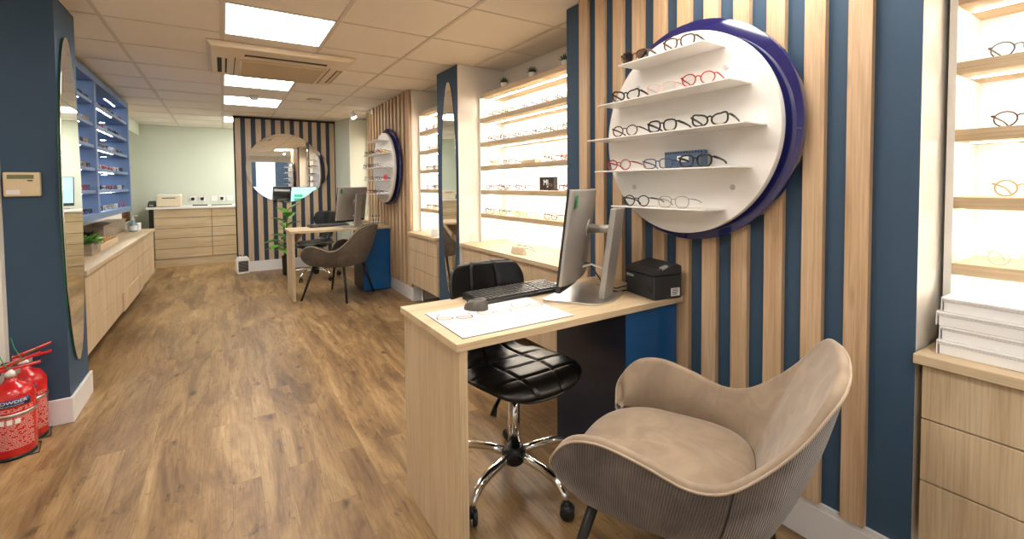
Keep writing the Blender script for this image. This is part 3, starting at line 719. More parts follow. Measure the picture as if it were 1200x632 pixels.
o = obj('display_box', MB().box(-1.17, -1.10, 5.40, 6.05, 1.406, 1.50), 'black', bevel=.002); tag(o, 'black box behind the glasses on the fourth shelf of the blue cabinet', 'box')
o = obj('display_box', MB().box(-1.175, -1.085, 5.38, 6.07, 1.5008, 1.545), 'yellow', bevel=.002); tag(o, 'yellow box lying on the black box in the blue cabinet', 'box')

t = thing('drawer_unit', 'long floating oak drawer unit along the left wall', 'drawers', (-.76, 3.9, .16), world=True)
obj('carcass', MB().box(XL+.001, -.781, 3.885, 7.29, .165, .678), 'oak_z', t)
obj('shadow_strip', MB().box(-.7808, -.7795, 3.888, 7.288, .168, .676), 'dark', t)
for ci, (a, b) in enumerate([(3.885, 5.1), (5.1, 6.2), (6.2, 7.29)]):
    for ri, (z0, z1) in enumerate([(.16, .325), (.329, .50), (.504, .674)]):
        dx = .012 if (ci == 1 and ri == 0) else 0
        obj('drawer_front', MB().box(-.779+dx, -.76+dx, a+.0015, b-.0015, z0, z1), 'oak_z', t, bevel=.0012)
o = obj('worktop', MB().box(XL+.001, -.742, 3.868, 7.31, .6785, .71), 'oak_y', bevel=.002); tag(o, 'long pale oak worktop along the left wall under the blue cabinet', 'worktop')

def leafblob(mb, c, r, n, L, seed, w=.4):
    q = random.Random(seed)
    for k in range(n):
        a = q.uniform(0, 2*PI); rad = r*math.sqrt(q.random()); p = Vector(c)+Vector((math.cos(a)*rad, math.sin(a)*rad, q.uniform(0, L*.8)))
        d = Vector((math.cos(a+q.uniform(-.6, .6)), math.sin(a+q.uniform(-.6, .6)), q.uniform(-.1, .8))).normalized(); sd = d.cross(Vector((0, 0, 1))).normalized()*L*w*.5; nn = d.cross(sd).normalized()*L*.06
        vs = [mb.bm.verts.new(v) for v in (p, p+d*L*.45+sd+nn, p+d*L, p+d*L*.45-sd+nn)]
        mb._f([vs[0], vs[1], vs[2]]); mb._f([vs[0], vs[2], vs[3]])
t = thing('planter', 'grey wood planter box of leafy greens on the left worktop', 'planter', (-.93, 4.9, .7105), world=True)
mb = MB(); x0, x1, y0, y1 = -1.0, -.865, 4.68, 4.93
mb.box(x0, x1, y0, y0+.012, .7105, .80).box(x0, x1, y1-.012, y1, .7105, .80).box(x0, x0+.012, y0+.012, y1-.012, .7105, .80).box(x1-.012, x1, y0+.012, y1-.012, .7105, .80)
obj('box', mb, 'greywood', t, bevel=.001)
obj('soil', MB().box(x0+.012, x1-.012, y0+.012, y1-.012, .715, .785), 'soil', t)
mb = MB(); leafblob(mb, (-.94, 4.8, .785), .08, 120, .07, 5); lf = obj('greenery', mb, 'leaf', t); lf['kind'] = 'stuff'
t = thing('serving_tray', 'pale wooden tray of orange and yellow potpourri on the left worktop', 'tray', (-.9, 5.3, .7105), world=True)
x0, x1, y0, y1 = -1.0, -.87, 5.0, 5.75
mb = MB(); mb.box(x0, x1, y0, y1, .7105, .719).box(x0, x0+.01, y0, y1, .719, .765).box(x1-.01, x1, y0, y1, .719, .765).box(x0+.01, x1-.01, y0, y0+.01, .719, .765).box(x0+.01, x1-.01, y1-.01, y1, .719, .765)
obj('tray', mb, 'oak_y', t, bevel=.001)
q = random.Random(4)
for nm, mt, n in [('orange_petals', 'orange', 90), ('yellow_petals', 'yellow', 60), ('pale_petals', 'pinkish', 90)]:
    mb = MB()
    for k in range(n):
        p = (q.uniform(x0+.025, x1-.025), q.uniform(y0+.03, y1-.03), q.uniform(.73, .775)); r = q.uniform(.006, .012)
        mb.lathe([(.001, -r*.5), (r, 0), (.001, r*.5)], 6, p)
    o = obj(nm, mb, mt, t); o['kind'] = 'stuff'
t = thing('plant_tray', 'low dark leafy arrangement behind the potpourri tray', 'plant', (-1.09, 5.3, .7105), world=True)
obj('trough', MB().box(-1.17, -1.05, 5.0, 5.95, .7105, .75), 'black', t, bevel=.002)
mb = MB(); 
for k in range(9): leafblob(mb, (-1.10, 5.08+.1*k, .75), .05, 34, .055, 60+k)
o = obj('foliage', mb, paint('blackened green leaf', srgb(40, 44, 30), .5, .4), t); o['kind'] = 'stuff'
t = thing('storage_box', 'long low grey wood box at the back of the left worktop', 'box', (-1.12, 6.4, .7105), world=True)
obj('box', MB().box(-1.19, -1.02, 6.02, 7.24, .7105, .84), 'greywood', t, bevel=.002)
obj('lid', MB().box(-1.195, -1.015, 6.01, 7.25, .8405, .852), 'greywood', t, bevel=.001)
t = thing('sanitiser_bottle', 'clear pump bottle of pale blue hand gel on the left worktop', 'bottle', (-.905, 6.9, .7105))
obj('bottle', MB().lathe([(.03, 0), (.036, .004), (.037, .06), (.034, .1), (.014, .125), (.014, .135)], 24), 'gel', t)
obj('label', MB().lathe([(.0375, .02), (.0378, .075)], 24, caps=False), 'lcd' if False else 'paper', t)
obj('pump_collar', MB().lathe([(.016, .135), (.016, .152), (.006, .153), (.006, .18)], 16), 'whiteglossy', t)
obj('pump_head', MB().box(-.012, .045, -.009, .009, .18, .195), 'whiteglossy', t, bevel=.003)
o = obj('tissue_box', MB().box(-.95, -.865, 6.98, 7.18, .7108, .80), 'paper', bevel=.003); tag(o, 'small white box beside the pump bottle', 'box')
# recess at far left
t = thing('side_table', 'low sage console in the far left recess', 'table', (-1.28, 8.75, 0), world=True)
obj('body', MB().box(-1.44, -1.21, 8.3, 9.25, .0, .70), 'green', t, bevel=.003)
obj('top', MB().box(-1.445, -1.205, 8.29, 9.26, .7005, .72), 'white', t, bevel=.002)
t = thing('wicker_basket', 'brown wicker basket seen beyond the blue cabinet', 'basket', (-1.3, 8.75, .72), world=True)
mb = MB()
for k in range(7):
    z = .724+.027*k; mb.box(-1.42, -1.22, 8.40, 9.1, z, z+.022)
obj('woven_side', mb, 'brownwood', t, bevel=.006)
obj('lid', MB().box(-1.425, -1.215, 8.39, 9.11, .914, .93), 'brownwood', t, bevel=.004)

# ------------------------------------------------------------------ far counter
t = thing('drawer_unit', 'oak drawer unit against the far sage wall', 'drawers', (-.4, 8.68, 0), world=True)
obj('carcass', MB().box(-.9, .9, 8.70, 9.29, .13, .895), 'oak_x', t)
obj('end_panel', MB().box(-.955, -.902, 8.70, 9.29, 0, .895), 'dark', t)
obj('plinth', MB().box(-.9, .9, 8.695, 8.71, 0, .125), 'oak_x', t)
obj('shadow_strip', MB().box(-.898, .898, 8.698, 8.6995, .13, .89), 'dark', t)
zs = [.130, .283, .443, .598, .759, .893]
for a, b in [(-.895, -.165), (-.165, .9)]:
    for z0, z1 in zip(zs, zs[1:]): obj('drawer_front', MB().box(a+.003, b-.003, 8.68, 8.698, z0+.003, z1-.003), 'oak_x', t, bevel=.002)
o = obj('worktop', MB().box(-.985, .92, 8.66, 9.295, .8955, .925), 'whiteglossy', bevel=.002); tag(o, 'pale worktop on the far drawer unit', 'worktop')
t = thing('printer', 'cream desktop printer on the far worktop', 'printer', (-.71, 9.0, .9255), world=True)
obj('body', MB().box(-.87, -.56, 8.82, 9.18, .93, 1.09), 'acplastic', t, bevel=.012)
obj('lid', MB().box(-.865, -.565, 8.825, 9.175, 1.0905, 1.115), 'whiteglossy', t, bevel=.008)
obj('paper_slot', MB().box(-.80, -.63, 8.817, 8.821, 1.055, 1.066), 'dark', t)
obj('foot', MB().box(-.85, -.58, 8.85, 9.15, .9255, .93), 'black', t)
t = thing('card_machine', 'small black desk device left of the cream printer', 'device', (-.93, 8.85, .9255), world=True)
obj('body', MB().hexa([(-.975, 8.78, .9257), (-.885, 8.78, .9257), (-.885, 8.95, .9257), (-.975, 8.95, .9257), (-.975, 8.79, .975), (-.885, 8.79, .975), (-.885, 8.94, 1.02), (-.975, 8.94, 1.02)]), 'black', t, bevel=.004)
obj('display', MB().box(-.955, -.905, 8.776, 8.7795, .945, .965), 'printgrey', t)
for k, (x, plug) in enumerate([(-.43, True), (-.30, True), (-.13, False), (-.02, True), (.10, False)]):
    t = thing('wall_socket', 'white double socket %s on the far wall above the worktop' % ['with black plug, leftmost', 'with black plug, second from left', 'empty, third from left', 'with black plug, fourth from left', 'empty, rightmost in view'][k], 'socket', (x, 9.297, 1.03), world=True)
    obj('plate', MB().box(x-.045, x+.045, 9.288, 9.2995, .985, 1.075), 'whiteglossy', t, bevel=.003)
    if plug: obj('plug', MB().box(x-.022, x+.022, 9.25, 9.2878, 1.005, 1.055), 'black', t, bevel=.008)
    else: obj('rocker_switch', MB().box(x-.02, x-.008, 9.283, 9.2878, 1.035, 1.055).box(x+.008, x+.02, 9.283, 9.2878, 1.035, 1.055), 'white', t)
o = obj('cable_tray', MB().box(-.52, -.22, 8.92, 9.12, .9257, .94).box(-.17, .12, 8.93, 9.1, .9257, .936), 'black', bevel=.003); tag(o, 'flat black cable tidy on the far worktop right of printer', 'cable tidy')
o = obj('paper_pad', MB().box(-.55, -.42, 8.75, 8.9, .9257, .945), 'paper', bevel=.002); tag(o, 'small white pad on the far worktop below the sockets', 'pad')

# ------------------------------------------------------------------ things by the navy pillar
t = thing('thermostat', 'cream wall control panel with green display on the navy pillar', 'thermostat', (-.84, 3.25, 1.26), world=True)
X0, X1, Z0, Z1 = -.912, -.78, 1.197, 1.318
obj('body', MB().box(X0, X1, 3.222, 3.2495, Z0, Z1), 'cream', t, bevel=.006)
obj('display', MB().box(X0+.016, X1-.022, 3.2205, 3.2222, 1.285, 1.305), 'lcd', t)
obj('cover_flap', MB().box(X0+.008, X1-.006, 3.2195, 3.222, 1.205, 1.272), 'cream', t, bevel=.002)
obj('sticker', MB().box(X0+.012, X0+.06, 3.2185, 3.2193, 1.208, 1.23), 'paper', t)
obj('button', MB().box(X1-.045, X1-.025, 3.218, 3.2202, 1.2735, 1.279), 'black', t)
text('AUTO  21.5', .009, 'dark', t, (-.85, 3.2200, 1.295), (PI/2, 0, 0)) if False else None

def extinguisher(loc, rz, lab, band):
    t = thing('fire_extinguisher', lab, 'fire extinguisher', loc, rz); t.scale = (1, 1, .85)
    R = .078
    obj('cylinder', MB().lathe([(.05, .012), (R-.006, .016), (R, .03), (R, .335), (R-.006, .36), (.055, .39), (.03, .405), (.022, .42), (.022, .43)], 40), 'red', t)
    obj('base_ring', MB().lathe([(R-.008, 0), (R-.004, 0), (R-.004, .02), (R-.008, .02)], 32, caps=False), 'black', t)
    obj('valve', MB().lathe([(.02, .43), (.022, .445), (.016, .455), (.016, .475)], 16).box(-.03, .03, -.012, .012, .445, .47), 'steel', t, bevel=.002)
    def lever(z0, z1, name):
        L = .098
        return obj(name, MB().hexa([(-.04, -.015, z0-.018), (L, -.011, z1-.014), (L, .011, z1-.014), (-.04, .015, z0-.018), (-.04, -.015, z0), (L, -.011, z1), (L, .011, z1), (-.04, .015, z0)]), 'red', t, bevel=.003)
    lever(.478, .492, 'carry_handle'); lever(.492, .545, 'squeeze_lever')
    obj('gauge', MB().lathe([(.001, -.018), (.016, -.018), (.018, -.03), (.001, -.03)], 16, (0, 0, .455), 'y'), 'whiteglossy', t)
    obj('safety_seal', MB().tube([(.0, -.012, .47), (-.015, -.02, .50), (-.03, -.015, .55), (-.04, .01, .60)], .002, 6).tube([(.0, -.012, .49), (.05, -.03, .53)], .002, 6), 'greenseal', t)
    obj('hose', MB().tube([(-.02, 0, .455), (-.07, .02, .45), (-.098, .02, .38), (-.098, .02, .25), (-.094, .02, .12)], .009, 10), 'black', t)
    obj('strap', MB().lathe([(R+.0015, .235), (R+.0025, .236), (R+.0025, .252), (R+.0015, .253)], 40, caps=False), 'steel', t)
    def patch(name, mat, a0, a1, z0, z1, off):
        mb = MB(); mb.grid(lambda u, v: Vector(((R+off)*math.cos(a0+(a1-a0)*u), (R+off)*math.sin(a0+(a1-a0)*u), z0+(z1-z0)*v)), 14, 1)
        o = obj(name, mb, mat, t); s = o.modifiers.new('solid', 'SOLIDIFY'); s.thickness = .0006; s.offset = 1; return o
    D = math.radians
    patch('type_band', 'navylabel', D(-128), D(-40), .290, .330, .0006) if band else patch('type_band', 'navylabel', D(-75), D(-58), .300, .335, .0006)
    # lettering wrapped round the cylinder
    def wrap(body, size, mat, ac, z, off=.0014):
        cu = bpy.data.curves.new('lettering', 'FONT'); cu.body = body; cu.size = size; cu.extrude = 0; cu.align_x = 'CENTER'; cu.align_y = 'CENTER'
        tt = bpy.data.objects.new('lettering', cu); C.objects.link(tt); me = bpy.data.meshes.new_from_object(tt.evaluated_get(bpy.context.evaluated_depsgraph_get())); bpy.data.objects.remove(tt)
        for v in me.vertices:
            a = ac+v.co.x/R; v.co = Vector(((R+off)*math.cos(a), (R+off)*math.sin(a), z+v.co.y))
        me.materials.clear(); me.materials.append(M[mat]); o = bpy.data.objects.new('lettering', me); C.objects.link(o); o.parent = t
    if band: wrap('POWDER', .024, 'paper', D(-86), .315)
    if band: wrap('FIRE EXTINGUISHER', .009, 'paper', D(-86), .297)
    q = random.Random(2)
    for zt_, n_ in ((.277, 3), (.228, 25)):
        mb = MB()
        for r_ in range(n_):
            z = zt_-.0068*r_; a = D(-125) if band else D(-75); aend = D(-30) if band else D(-20)
            while a < aend:
                w = min(q.uniform(.03, .14), aend-a)
                if q.random() < .85 and w > .02:
                    A0 = a; B0 = a+w
                    mb.grid(lambda u, v: Vector(((R+.0009)*math.cos(A0+(B0-A0)*u), (R+.0009)*math.sin(A0+(B0-A0)*u), z+.0032*v)), 3, 1)
                a += w+.02
        obj('small_print', mb, 'labelpink', t)
    if band:
        mb = MB()
        for k in range(3):
            A0 = D(-118)+k*.33; mb.grid(lambda u, v: Vector(((R+.0012)*math.cos(A0+.22*u), (R+.0012)*math.sin(A0+.22*u), .198+.026*v)), 4, 1)
        obj('pictogram_panels', mb, 'paper', t)
    obj('stand', MB().tube([(R+.005, -.06, .004), (R+.005, .06, .004), (-R-.005, .06, .004), (-R-.005, -.06, .004)], .004, 6, closed=True), 'blackmetal', t)
    return t
extinguisher((-.852, 3.0, 0.0), math.radians(10), 'red powder fire extinguisher with navy band, nearer of the two', True)
extinguisher((-.852, 3.163, 0.0), math.radians(12), 'red fire extinguisher tucked behind the nearer one', False)

# ------------------------------------------------------------------ heater and plant by the striped partition
t = thing('fan_heater', 'small white upright fan heater at the foot of the striped partition', 'heater', (.205, 7.44, 0), .15)
obj('body', MB().prism([(-.075, 0), (.075, 0), (.085, .08), (.08, .2), (.055, .245), (-.055, .245), (-.08, .2), (-.085, .08)], 1, -.055, .055), 'whiteglossy', t, bevel=.012)
mb = MB(); mb.box(-.062, .062, -.058, -.0555, .035, .185)
obj('grille', mb, 'dark', t)
mb = MB()
for k in range(9): mb.box(-.062, .062, -.061, -.0582, .04+.0165*k, .045+.0165*k)
obj('grille_bars', mb, 'steel', t)
obj('dial', MB().lathe([(.001, .2452), (.016, .2452), (.015, .256), (.001, .256)], 20, (0.02, 0, 0)), 'black', t)
obj('carry_handle', MB().tube([(-.055, 0, .244), (-.045, 0, .262), (-.02, 0, .262), (-.01, 0, .2445)], .006, 8), 'black', t)
t = thing('potted_plant', 'leafy rubber plant in a dark pot behind the far desk', 'plant', (.74, 6.95, 0))
obj('pot', MB().lathe([(.06, 0), (.075, .02), (.085, .26), (.09, .27), (.08, .27), (.078, .25), (.001, .25)], 28), 'black', t)
obj('stem', MB().tube([(0, 0, .25), (-.02, 0, .5), (-.01, .01, .75), (.0, 0, .9)], [.010, .008, .007, .004], 8).tube([(0, 0, .25), (-.05, -.02, .42), (-.12, -.03, .5)], [.007, .005, .003], 8), 'brownwood', t)
def bigleaf(mb, p, az, el, L, W):
    d = Vector((math.cos(az)*math.cos(el), math.sin(az)*math.cos(el), math.sin(el))); sd = d.cross(Vector((0, 0, 1))).normalized(); up = sd.cross(d)
    def fn(u, v):
        w = W*math.sin(PI*min(1, u*1.02))**.75*(1-.25*u); b = -.25*L*u*u
        return Vector(p)+d*(L*u)+sd*((v-.5)*w)+up*(abs(v-.5)*w*.35)+Vector((0, 0, b))
    mb.grid(fn, 8, 4)
q = random.Random(9)
for k in range(24):
    hz = .88-.04*k if k < 16 else .5-.02*(k-16); mb = MB()
    bigleaf(mb, (-.005+ (0 if k < 16 else -.08), 0, max(.34, hz)), k*2.399, .75-.04*k if k < 16 else .1, q.uniform(.22, .3), q.uniform(.12, .16))
    o = obj('leaf', mb, 'leaf', t); s = o.modifiers.new('solid', 'SOLIDIFY'); s.thickness = .001

# ------------------------------------------------------------------ desks
DY = 4.05
desk = thing('desk', 'oak desk with blue pedestal, nearest the viewpoint', 'desk', (1.12, 1.5, 0), world=True)
obj('desktop', MB().box(.588, 1.662, 1.247, 1.77, .7245, .75), 'oak_x', desk, bevel=.0012)
obj('end_panel', MB().box(.6, .629, 1.257, 1.76, 0, .724), 'oak_z', desk, bevel=.001)
obj('gusset', MB().prism([(.6295, .7235), (.80, .7235), (.6295, .52)], 1, 1.62, 1.64), 'oak_x', desk)
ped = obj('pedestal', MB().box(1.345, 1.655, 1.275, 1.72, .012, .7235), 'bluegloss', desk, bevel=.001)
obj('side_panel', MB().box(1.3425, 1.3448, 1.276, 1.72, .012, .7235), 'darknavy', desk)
obj('plinth', MB().box(1.36, 1.65, 1.285, 1.70, 0, .0115), 'dark', desk)
desk2 = dup(desk, (1.12, 1.5+DY, 0), label='oak desk with blue pedestal, farther one by the striped partition')
for b_ in (desk, desk2): pass

def monitor(lab):
    t = thing('monitor', lab, 'monitor', (1.345, 1.395, .7505), math.radians(19.5))
    Rz = Matrix.Rotation(math.radians(19.5), 4, 'Z'); Ri = Rz.inverted()
    # base plate, convex rear edge; the pole stands at its rear
    pts = [(-.125, -.02), (-.11, -.032), (-.06, -.042), (0, -.046), (.06, -.042), (.115, -.03), (.15, -.01), (.185, .10), (.2, .20), (.18, .235), (-.17, .20), (-.18, .185)]
    obj('base_plate', MB().prism(pts, 2, .0, .008), 'steel', t, bevel=.0015)
    # pole leans back
    mb = MB().hexa([(-.040, -.016, .0085), (.040, -.016, .0085), (.040, .012, .0085), (-.040, .012, .0085), (-.042, -.072, .385), (.042, -.072, .385), (.042, -.046, .385), (-.042, -.046, .385)])
    obj('pole', mb, 'silver', t, bevel=.004)
    # screen
    a = math.radians(38-19.5); ctr = Ri @ Vector((1.316-1.345, 1.553-1.395, 0)); tilt = math.radians(7)
    Ms = Matrix.Translation((ctr.x, ctr.y, .08))@Matrix.Rotation(a, 4, 'Z')@Matrix.Rotation(tilt, 4, 'X')
    W, H = .258, .385
    cv = lambda x: .20*x*x
    def slab(name, mat, y0, y1, x0, x1, z0, z1, th=None, bev=0):
        mb = MB(); N = 16
        V = [[mb.bm.verts.new((x, cv(x)+y, z)) for y, z in ((y0(x) if callable(y0) else y0, z0), (y1, z0), (y1, z1), (y0(x) if callable(y0) else y0, z1))] for x in [x0+(x1-x0)*i/N for i in range(N+1)]]
        for A, B in zip(V, V[1:]):
            for k in range(4): mb._f([A[k], A[(k+1) % 4], B[(k+1) % 4], B[k]], k in (3, 1))
        mb._f(V[0]); mb._f(V[-1][::-1]); mb.xf(Ms)
        return obj(name, mb, mat, t, bevel=bev)
    slab('rear_shell', 'silver', lambda x: -.012-.022*max(0, 1-(x/W)**2)**.5, .0, -W, W, .0, H, bev=.003)
    slab('bezel', 'black', .0002, .009, -W, W, .0, H, bev=.001)
    slab('chin', 'black', -.010, .011, -W, W, -.028, -.0005, bev=.002)
    slab('screen', 'screendark', .0092, .0102, -W+.008, W-.008, .012, H-.008)
    # sticker on the rear, top corner nearest the viewer
    x = -W+.032; mb = MB().box(x-.018, x+.018, -.0265+cv(x), -.0255+cv(x), H-.072, H-.02); mb.xf(Ms)
    obj('sticker', mb, 'greensticker', t)
    p1 = Ms @ Vector((.0, -.034, .215)); p2 = Vector((0, -.04, .298))
    obj('support_arm', MB().tube([p1, (p1+p2)/2, p2], [.022, .017, .017], 12), 'silver', t)
    mb = MB().lathe([(.001, -.03), (.04, -.03), (.042, -.036), (.001, -.037)], 24, axis='y'); mb.xf(Ms@Matrix.Translation((0, -.0, .215)))
    obj('mount_disc', mb, 'silver', t)
    q1 = Ms @ Vector((-.02, -.03, .045))
    obj('cable_clip', MB().tube([q1, (q1+Vector((0.03, -.03, .01))), Vector((.0, -.03, .12))], .0045, 8), 'whiteglossy', t)
    obj('power_cable', MB().tube([Ms @ Vector((.0, -.03, .06)), Ms @ Vector((.06, -.05, .05)), Vector((.08, .03, .02)), Vector((.13, .0, .006)), Vector((.20, -.02, .005)), Vector((.26, -.04, .005))], .0035, 6), 'black', t)
    return t
mon = monitor('silver-backed monitor with green sticker on the nearer desk')
mon2 = dup(mon, (1.345-.03, 1.395+DY+.02, .7505), math.radians(19.5), label='silver-backed monitor with green sticker on the farther desk')
# the farther one is switched on, showing a pale blue page
scr = [c for c in mon2.children if c.name.startswith('screen')][0]
scr.data = scr.data.copy(); scr.data.materials.clear(); scr.data.materials.append(M['screenblue'])
a = math.radians(38-19.5); Ri = Matrix.Rotation(math.radians(19.5), 4, 'Z').inverted(); ctr = Ri @ Vector((1.316-1.345, 1.553-1.395, 0))
Ms = Matrix.Translation((ctr.x, ctr.y, .08))@Matrix.Rotation(a, 4, 'Z')@Matrix.Rotation(math.radians(7), 4, 'X')
for (x0, x1, z0, z1) in [(-.19, -.02, .12, .17), (-.19, -.02, .19, .24)]:
    mb = MB(); N = 8
    mb.grid(lambda u, v: Vector((x0+(x1-x0)*u, .20*(x0+(x1-x0)*u)**2+.0108, z0+(z1-z0)*v)), N, 1); mb.xf(Ms)
    o = obj('page_block', mb, 'screengreen', mon2)
    s = o.modifiers.new('solid', 'SOLIDIFY'); s.thickness = .0004

mon3 = dup(mon2, (.56, 9.0, .9255), math.radians(180-18), label='monitor with pale page on the far worktop, seen in the oval pillar mirror')
def keyboard(loc, rz, lab):
    t = thing('keyboard', lab, 'keyboard', loc, rz)
    obj('body', MB().hexa([(-.225, -.075, 0), (.225, -.075, 0), (.225, .075, 0), (-.225, .075, 0), (-.225, -.075, .014), (.225, -.075, .014), (.225, .075, .026), (-.225, .075, .026)]), 'black', t, bevel=.003)
    mb = MB()
    for r_ in range(6):
        y = -.060+.0218*r_; zc = .014+(y+.075)/.15*.012
        x = -.215; wds = [.018]*22
        for k in range(21):
            if k in (15,) : x += .006
            if r_ == 0 and 4 <= k <= 9:
                if k == 4: mb.box(x, x+.017*6+.0035*5, y, y+.017, zc, zc+.007)
                x += .0203; continue
            mb.box(x+.001, x+.0178, y, y+.0175, zc, zc+.007); x += .0203
    k_ = obj('keys', mb, 'keycap', t, bevel=.0015)
    return t
kb = keyboard((1.075, 1.672, .7505), math.radians(3), 'black keyboard on the nearer desk, behind the white mat')
kb2 = dup(kb, (1.05, 1.68+DY, .7505), math.radians(5), label='black keyboard on the farther desk')
def mouse(loc, rz, lab):
    t = thing('computer_mouse', lab, 'mouse', loc, rz)
    def fn(u, v):
        a = 2*PI*u; e = v*PI/2; r = math.cos(e)**.6
        x = .034*math.cos(a)*r*(1-.08*math.sin(a)); y = .049*math.sin(a)*r; z = .042*math.sin(e)*(1-.25*math.sin(a)*r)
        return Vector((x, y, z))
    mb = MB(); mb.grid(fn, 28, 10, closeu=True); bmesh.ops.remove_doubles(mb.bm, verts=mb.bm.verts, dist=1e-5)
    obj('shell', mb, 'mousegrey', t)
    obj('scroll_wheel', MB().lathe([(.001, -.004), (.009, -.004), (.009, .004), (.001, .004)], 16, (0, .028, .027), 'x'), 'black', t)
    obj('base', MB().prism(circ(0, 0, .031, 28, .055), 2, -.001+.001, .002), 'black', t) if False else None
    return t
ms = mouse((.818, 1.555, .7532), math.radians(48), 'dark grey mouse on the white mat')
dup(ms, (.88, 1.62+DY, .7505), math.radians(20), label='dark mouse on the farther desk')
t = thing('desk_mat', 'white desk mat printed with three pairs of glasses', 'desk mat', (.85, 1.45, .7505), world=True)
obj('mat', MB().prism([(.628, 1.285), (1.078, 1.283), (1.088, 1.625), (.632, 1.61)], 2, .7505, .7530), 'paper', t)
obj('edge', MB().prism([(.626, 1.283), (1.08, 1.281), (1.09, 1.627), (.63, 1.612)], 2, .7504, .7512), 'dark', t)
def printglass(cx, cy, rz, s, mt, sh):
    mb = MB()
    for sd in (-1, 1):
        mb.ring([(sd*.033*s+x*s, y*s) for x, y in circ(0, 0, .029, 36, .021)], [(sd*.033*s+x*s, y*s) for x, y in circ(0, .001, .0248, 36, .0175)], 2, 0, .0002)
    mb.box(-.006*s, .006*s, .006*s, .009*s, 0, .0002)
    for sd in (-1, 1): mb.hexa([(sd*.06*s, .008*s, 0), (sd*.064*s, .008*s, 0), (sd*.05*s, .05*s, 0), (sd*.046*s, .05*s, 0), (sd*.06*s, .008*s, .0002), (sd*.064*s, .008*s, .0002), (sd*.05*s, .05*s, .0002), (sd*.046*s, .05*s, .0002)])
    mb.xf(Matrix.Translation((cx, cy, .75315))@Matrix.Rotation(rz, 4, 'Z'))
    obj('printed_glasses', mb, mt, t)
    mb = MB()
    for sd in (-1, 1): mb.prism([(sd*.033*s+x*s, y*s) for x, y in circ(0, .001, .026, 30, .018)], 2, 0, .0001)
    mb.xf(Matrix.Translation((cx, cy, .75312))@Matrix.Rotation(rz, 4, 'Z')); obj('printed_lenses', mb, sh, t)
printglass(.700, 1.497, -.35, 1.08, 'printdark', 'printpink'); printglass(.86, 1.48, -.25, 1.08, 'printbrown', 'printpale'); printglass(1.015, 1.485, -.15, 1.05, 'printbrown', 'printpale')

# receipt printer, its near corner towards the viewer
t = thing('receipt_printer', 'charcoal receipt printer on the nearer desk against the slats', 'printer', (1.575, 1.335, .7505), math.radians(-11))
w2, d2 = .072, .095
obj('body', MB().hexa([(-w2, -d2, 0), (w2, -d2, 0), (w2, d2, 0), (-w2, d2, 0), (-w2-.002, -d2, .10), (w2, -d2, .10), (w2, d2, .10), (-w2-.002, d2, .10)]), 'charcoal', t, bevel=.005)
obj('top_cover', MB().prism([(-w2-.004, .101), (-w2-.004, .112), (-w2+.03, .128), (w2-.02, .145), (w2, .135), (w2, .101)], 1, -d2, d2), 'charcoal', t, bevel=.004)
obj('paper_slot', MB().hexa([(-.048, -.07, .119), (-.032, -.07, .127), (-.032, .045, .127), (-.048, .045, .119), (-.048, -.07, .1235), (-.032, -.07, .1315), (-.032, .045, .1315), (-.048, .045, .1235)]), 'dark', t)
obj('cutter_cover', MB().box(-w2-.0065, -w2-.0035, -d2+.006, d2-.006, .06, .098), 'charcoal', t, bevel=.001)
obj('release_lever', MB().hexa([(-.03, -d2-.002, .122), (.0, -d2-.002, .134), (.0, -d2+.02, .136), (-.03, -d2+.02, .124), (-.03, -d2-.002, .132), (.0, -d2-.002, .142), (.0, -d2+.02, .144), (-.03, -d2+.02, .134)]), 'printgrey', t, bevel=.002)
obj('power_switch', MB().box(-w2-.0045, -w2-.002, -d2+.012, -d2+.042, .03, .048), 'black', t, bevel=.001)
obj('rating_label', MB().box(.015, .06, -d2-.0012, -d2-.0002, .012, .045), 'paper', t)
mb = MB(); q = random.Random(5)
for k in range(5): mb.box(.02, .02+q.uniform(.015, .035), -d2-.0016, -d2-.0013, .017+.0055*k, .0195+.0055*k)
obj('label_print', mb, 'dark', t)
text('EPSON', .016, 'paper', t, (-w2-.0072, d2-.038, .083), (PI/2, 0, -PI/2))
obj('power_cable', MB().tube([(-w2, d2-.01, .03), (-w2-.03, d2+.03, .01), (-.12, d2+.09, .004), (-.13, d2+.15, .004)], .003, 6), 'black', t)

# pen holder on the far desk
t = thing('pen_holder', 'white wire pen holder with black pens on the farther desk', 'pen holder', (1.53, 1.42+DY, .7505))
mb = MB()
for z in (.004, .05, .095): mb.tube([(.055*math.cos(2*PI*k/20), .04*math.sin(2*PI*k/20), z) for k in range(20)], .0018, 5, closed=True)
for k in range(16): a = 2*PI*k/16; mb.tube([(.055*math.cos(a), .04*math.sin(a), .004), (.055*math.cos(a), .04*math.sin(a), .095)], .0012, 4)
mb.prism(circ(0, 0, .055, 20, .04), 2, 0, .003); obj('basket', mb, 'whiteglossy', t)
for x, y in [(-.02, 0), (.01, .01), (.025, -.01)]: obj('pen', MB().tube([(x, y, .005), (x*1.6, y*1.4, .13)], .0045, 8), 'black', t)

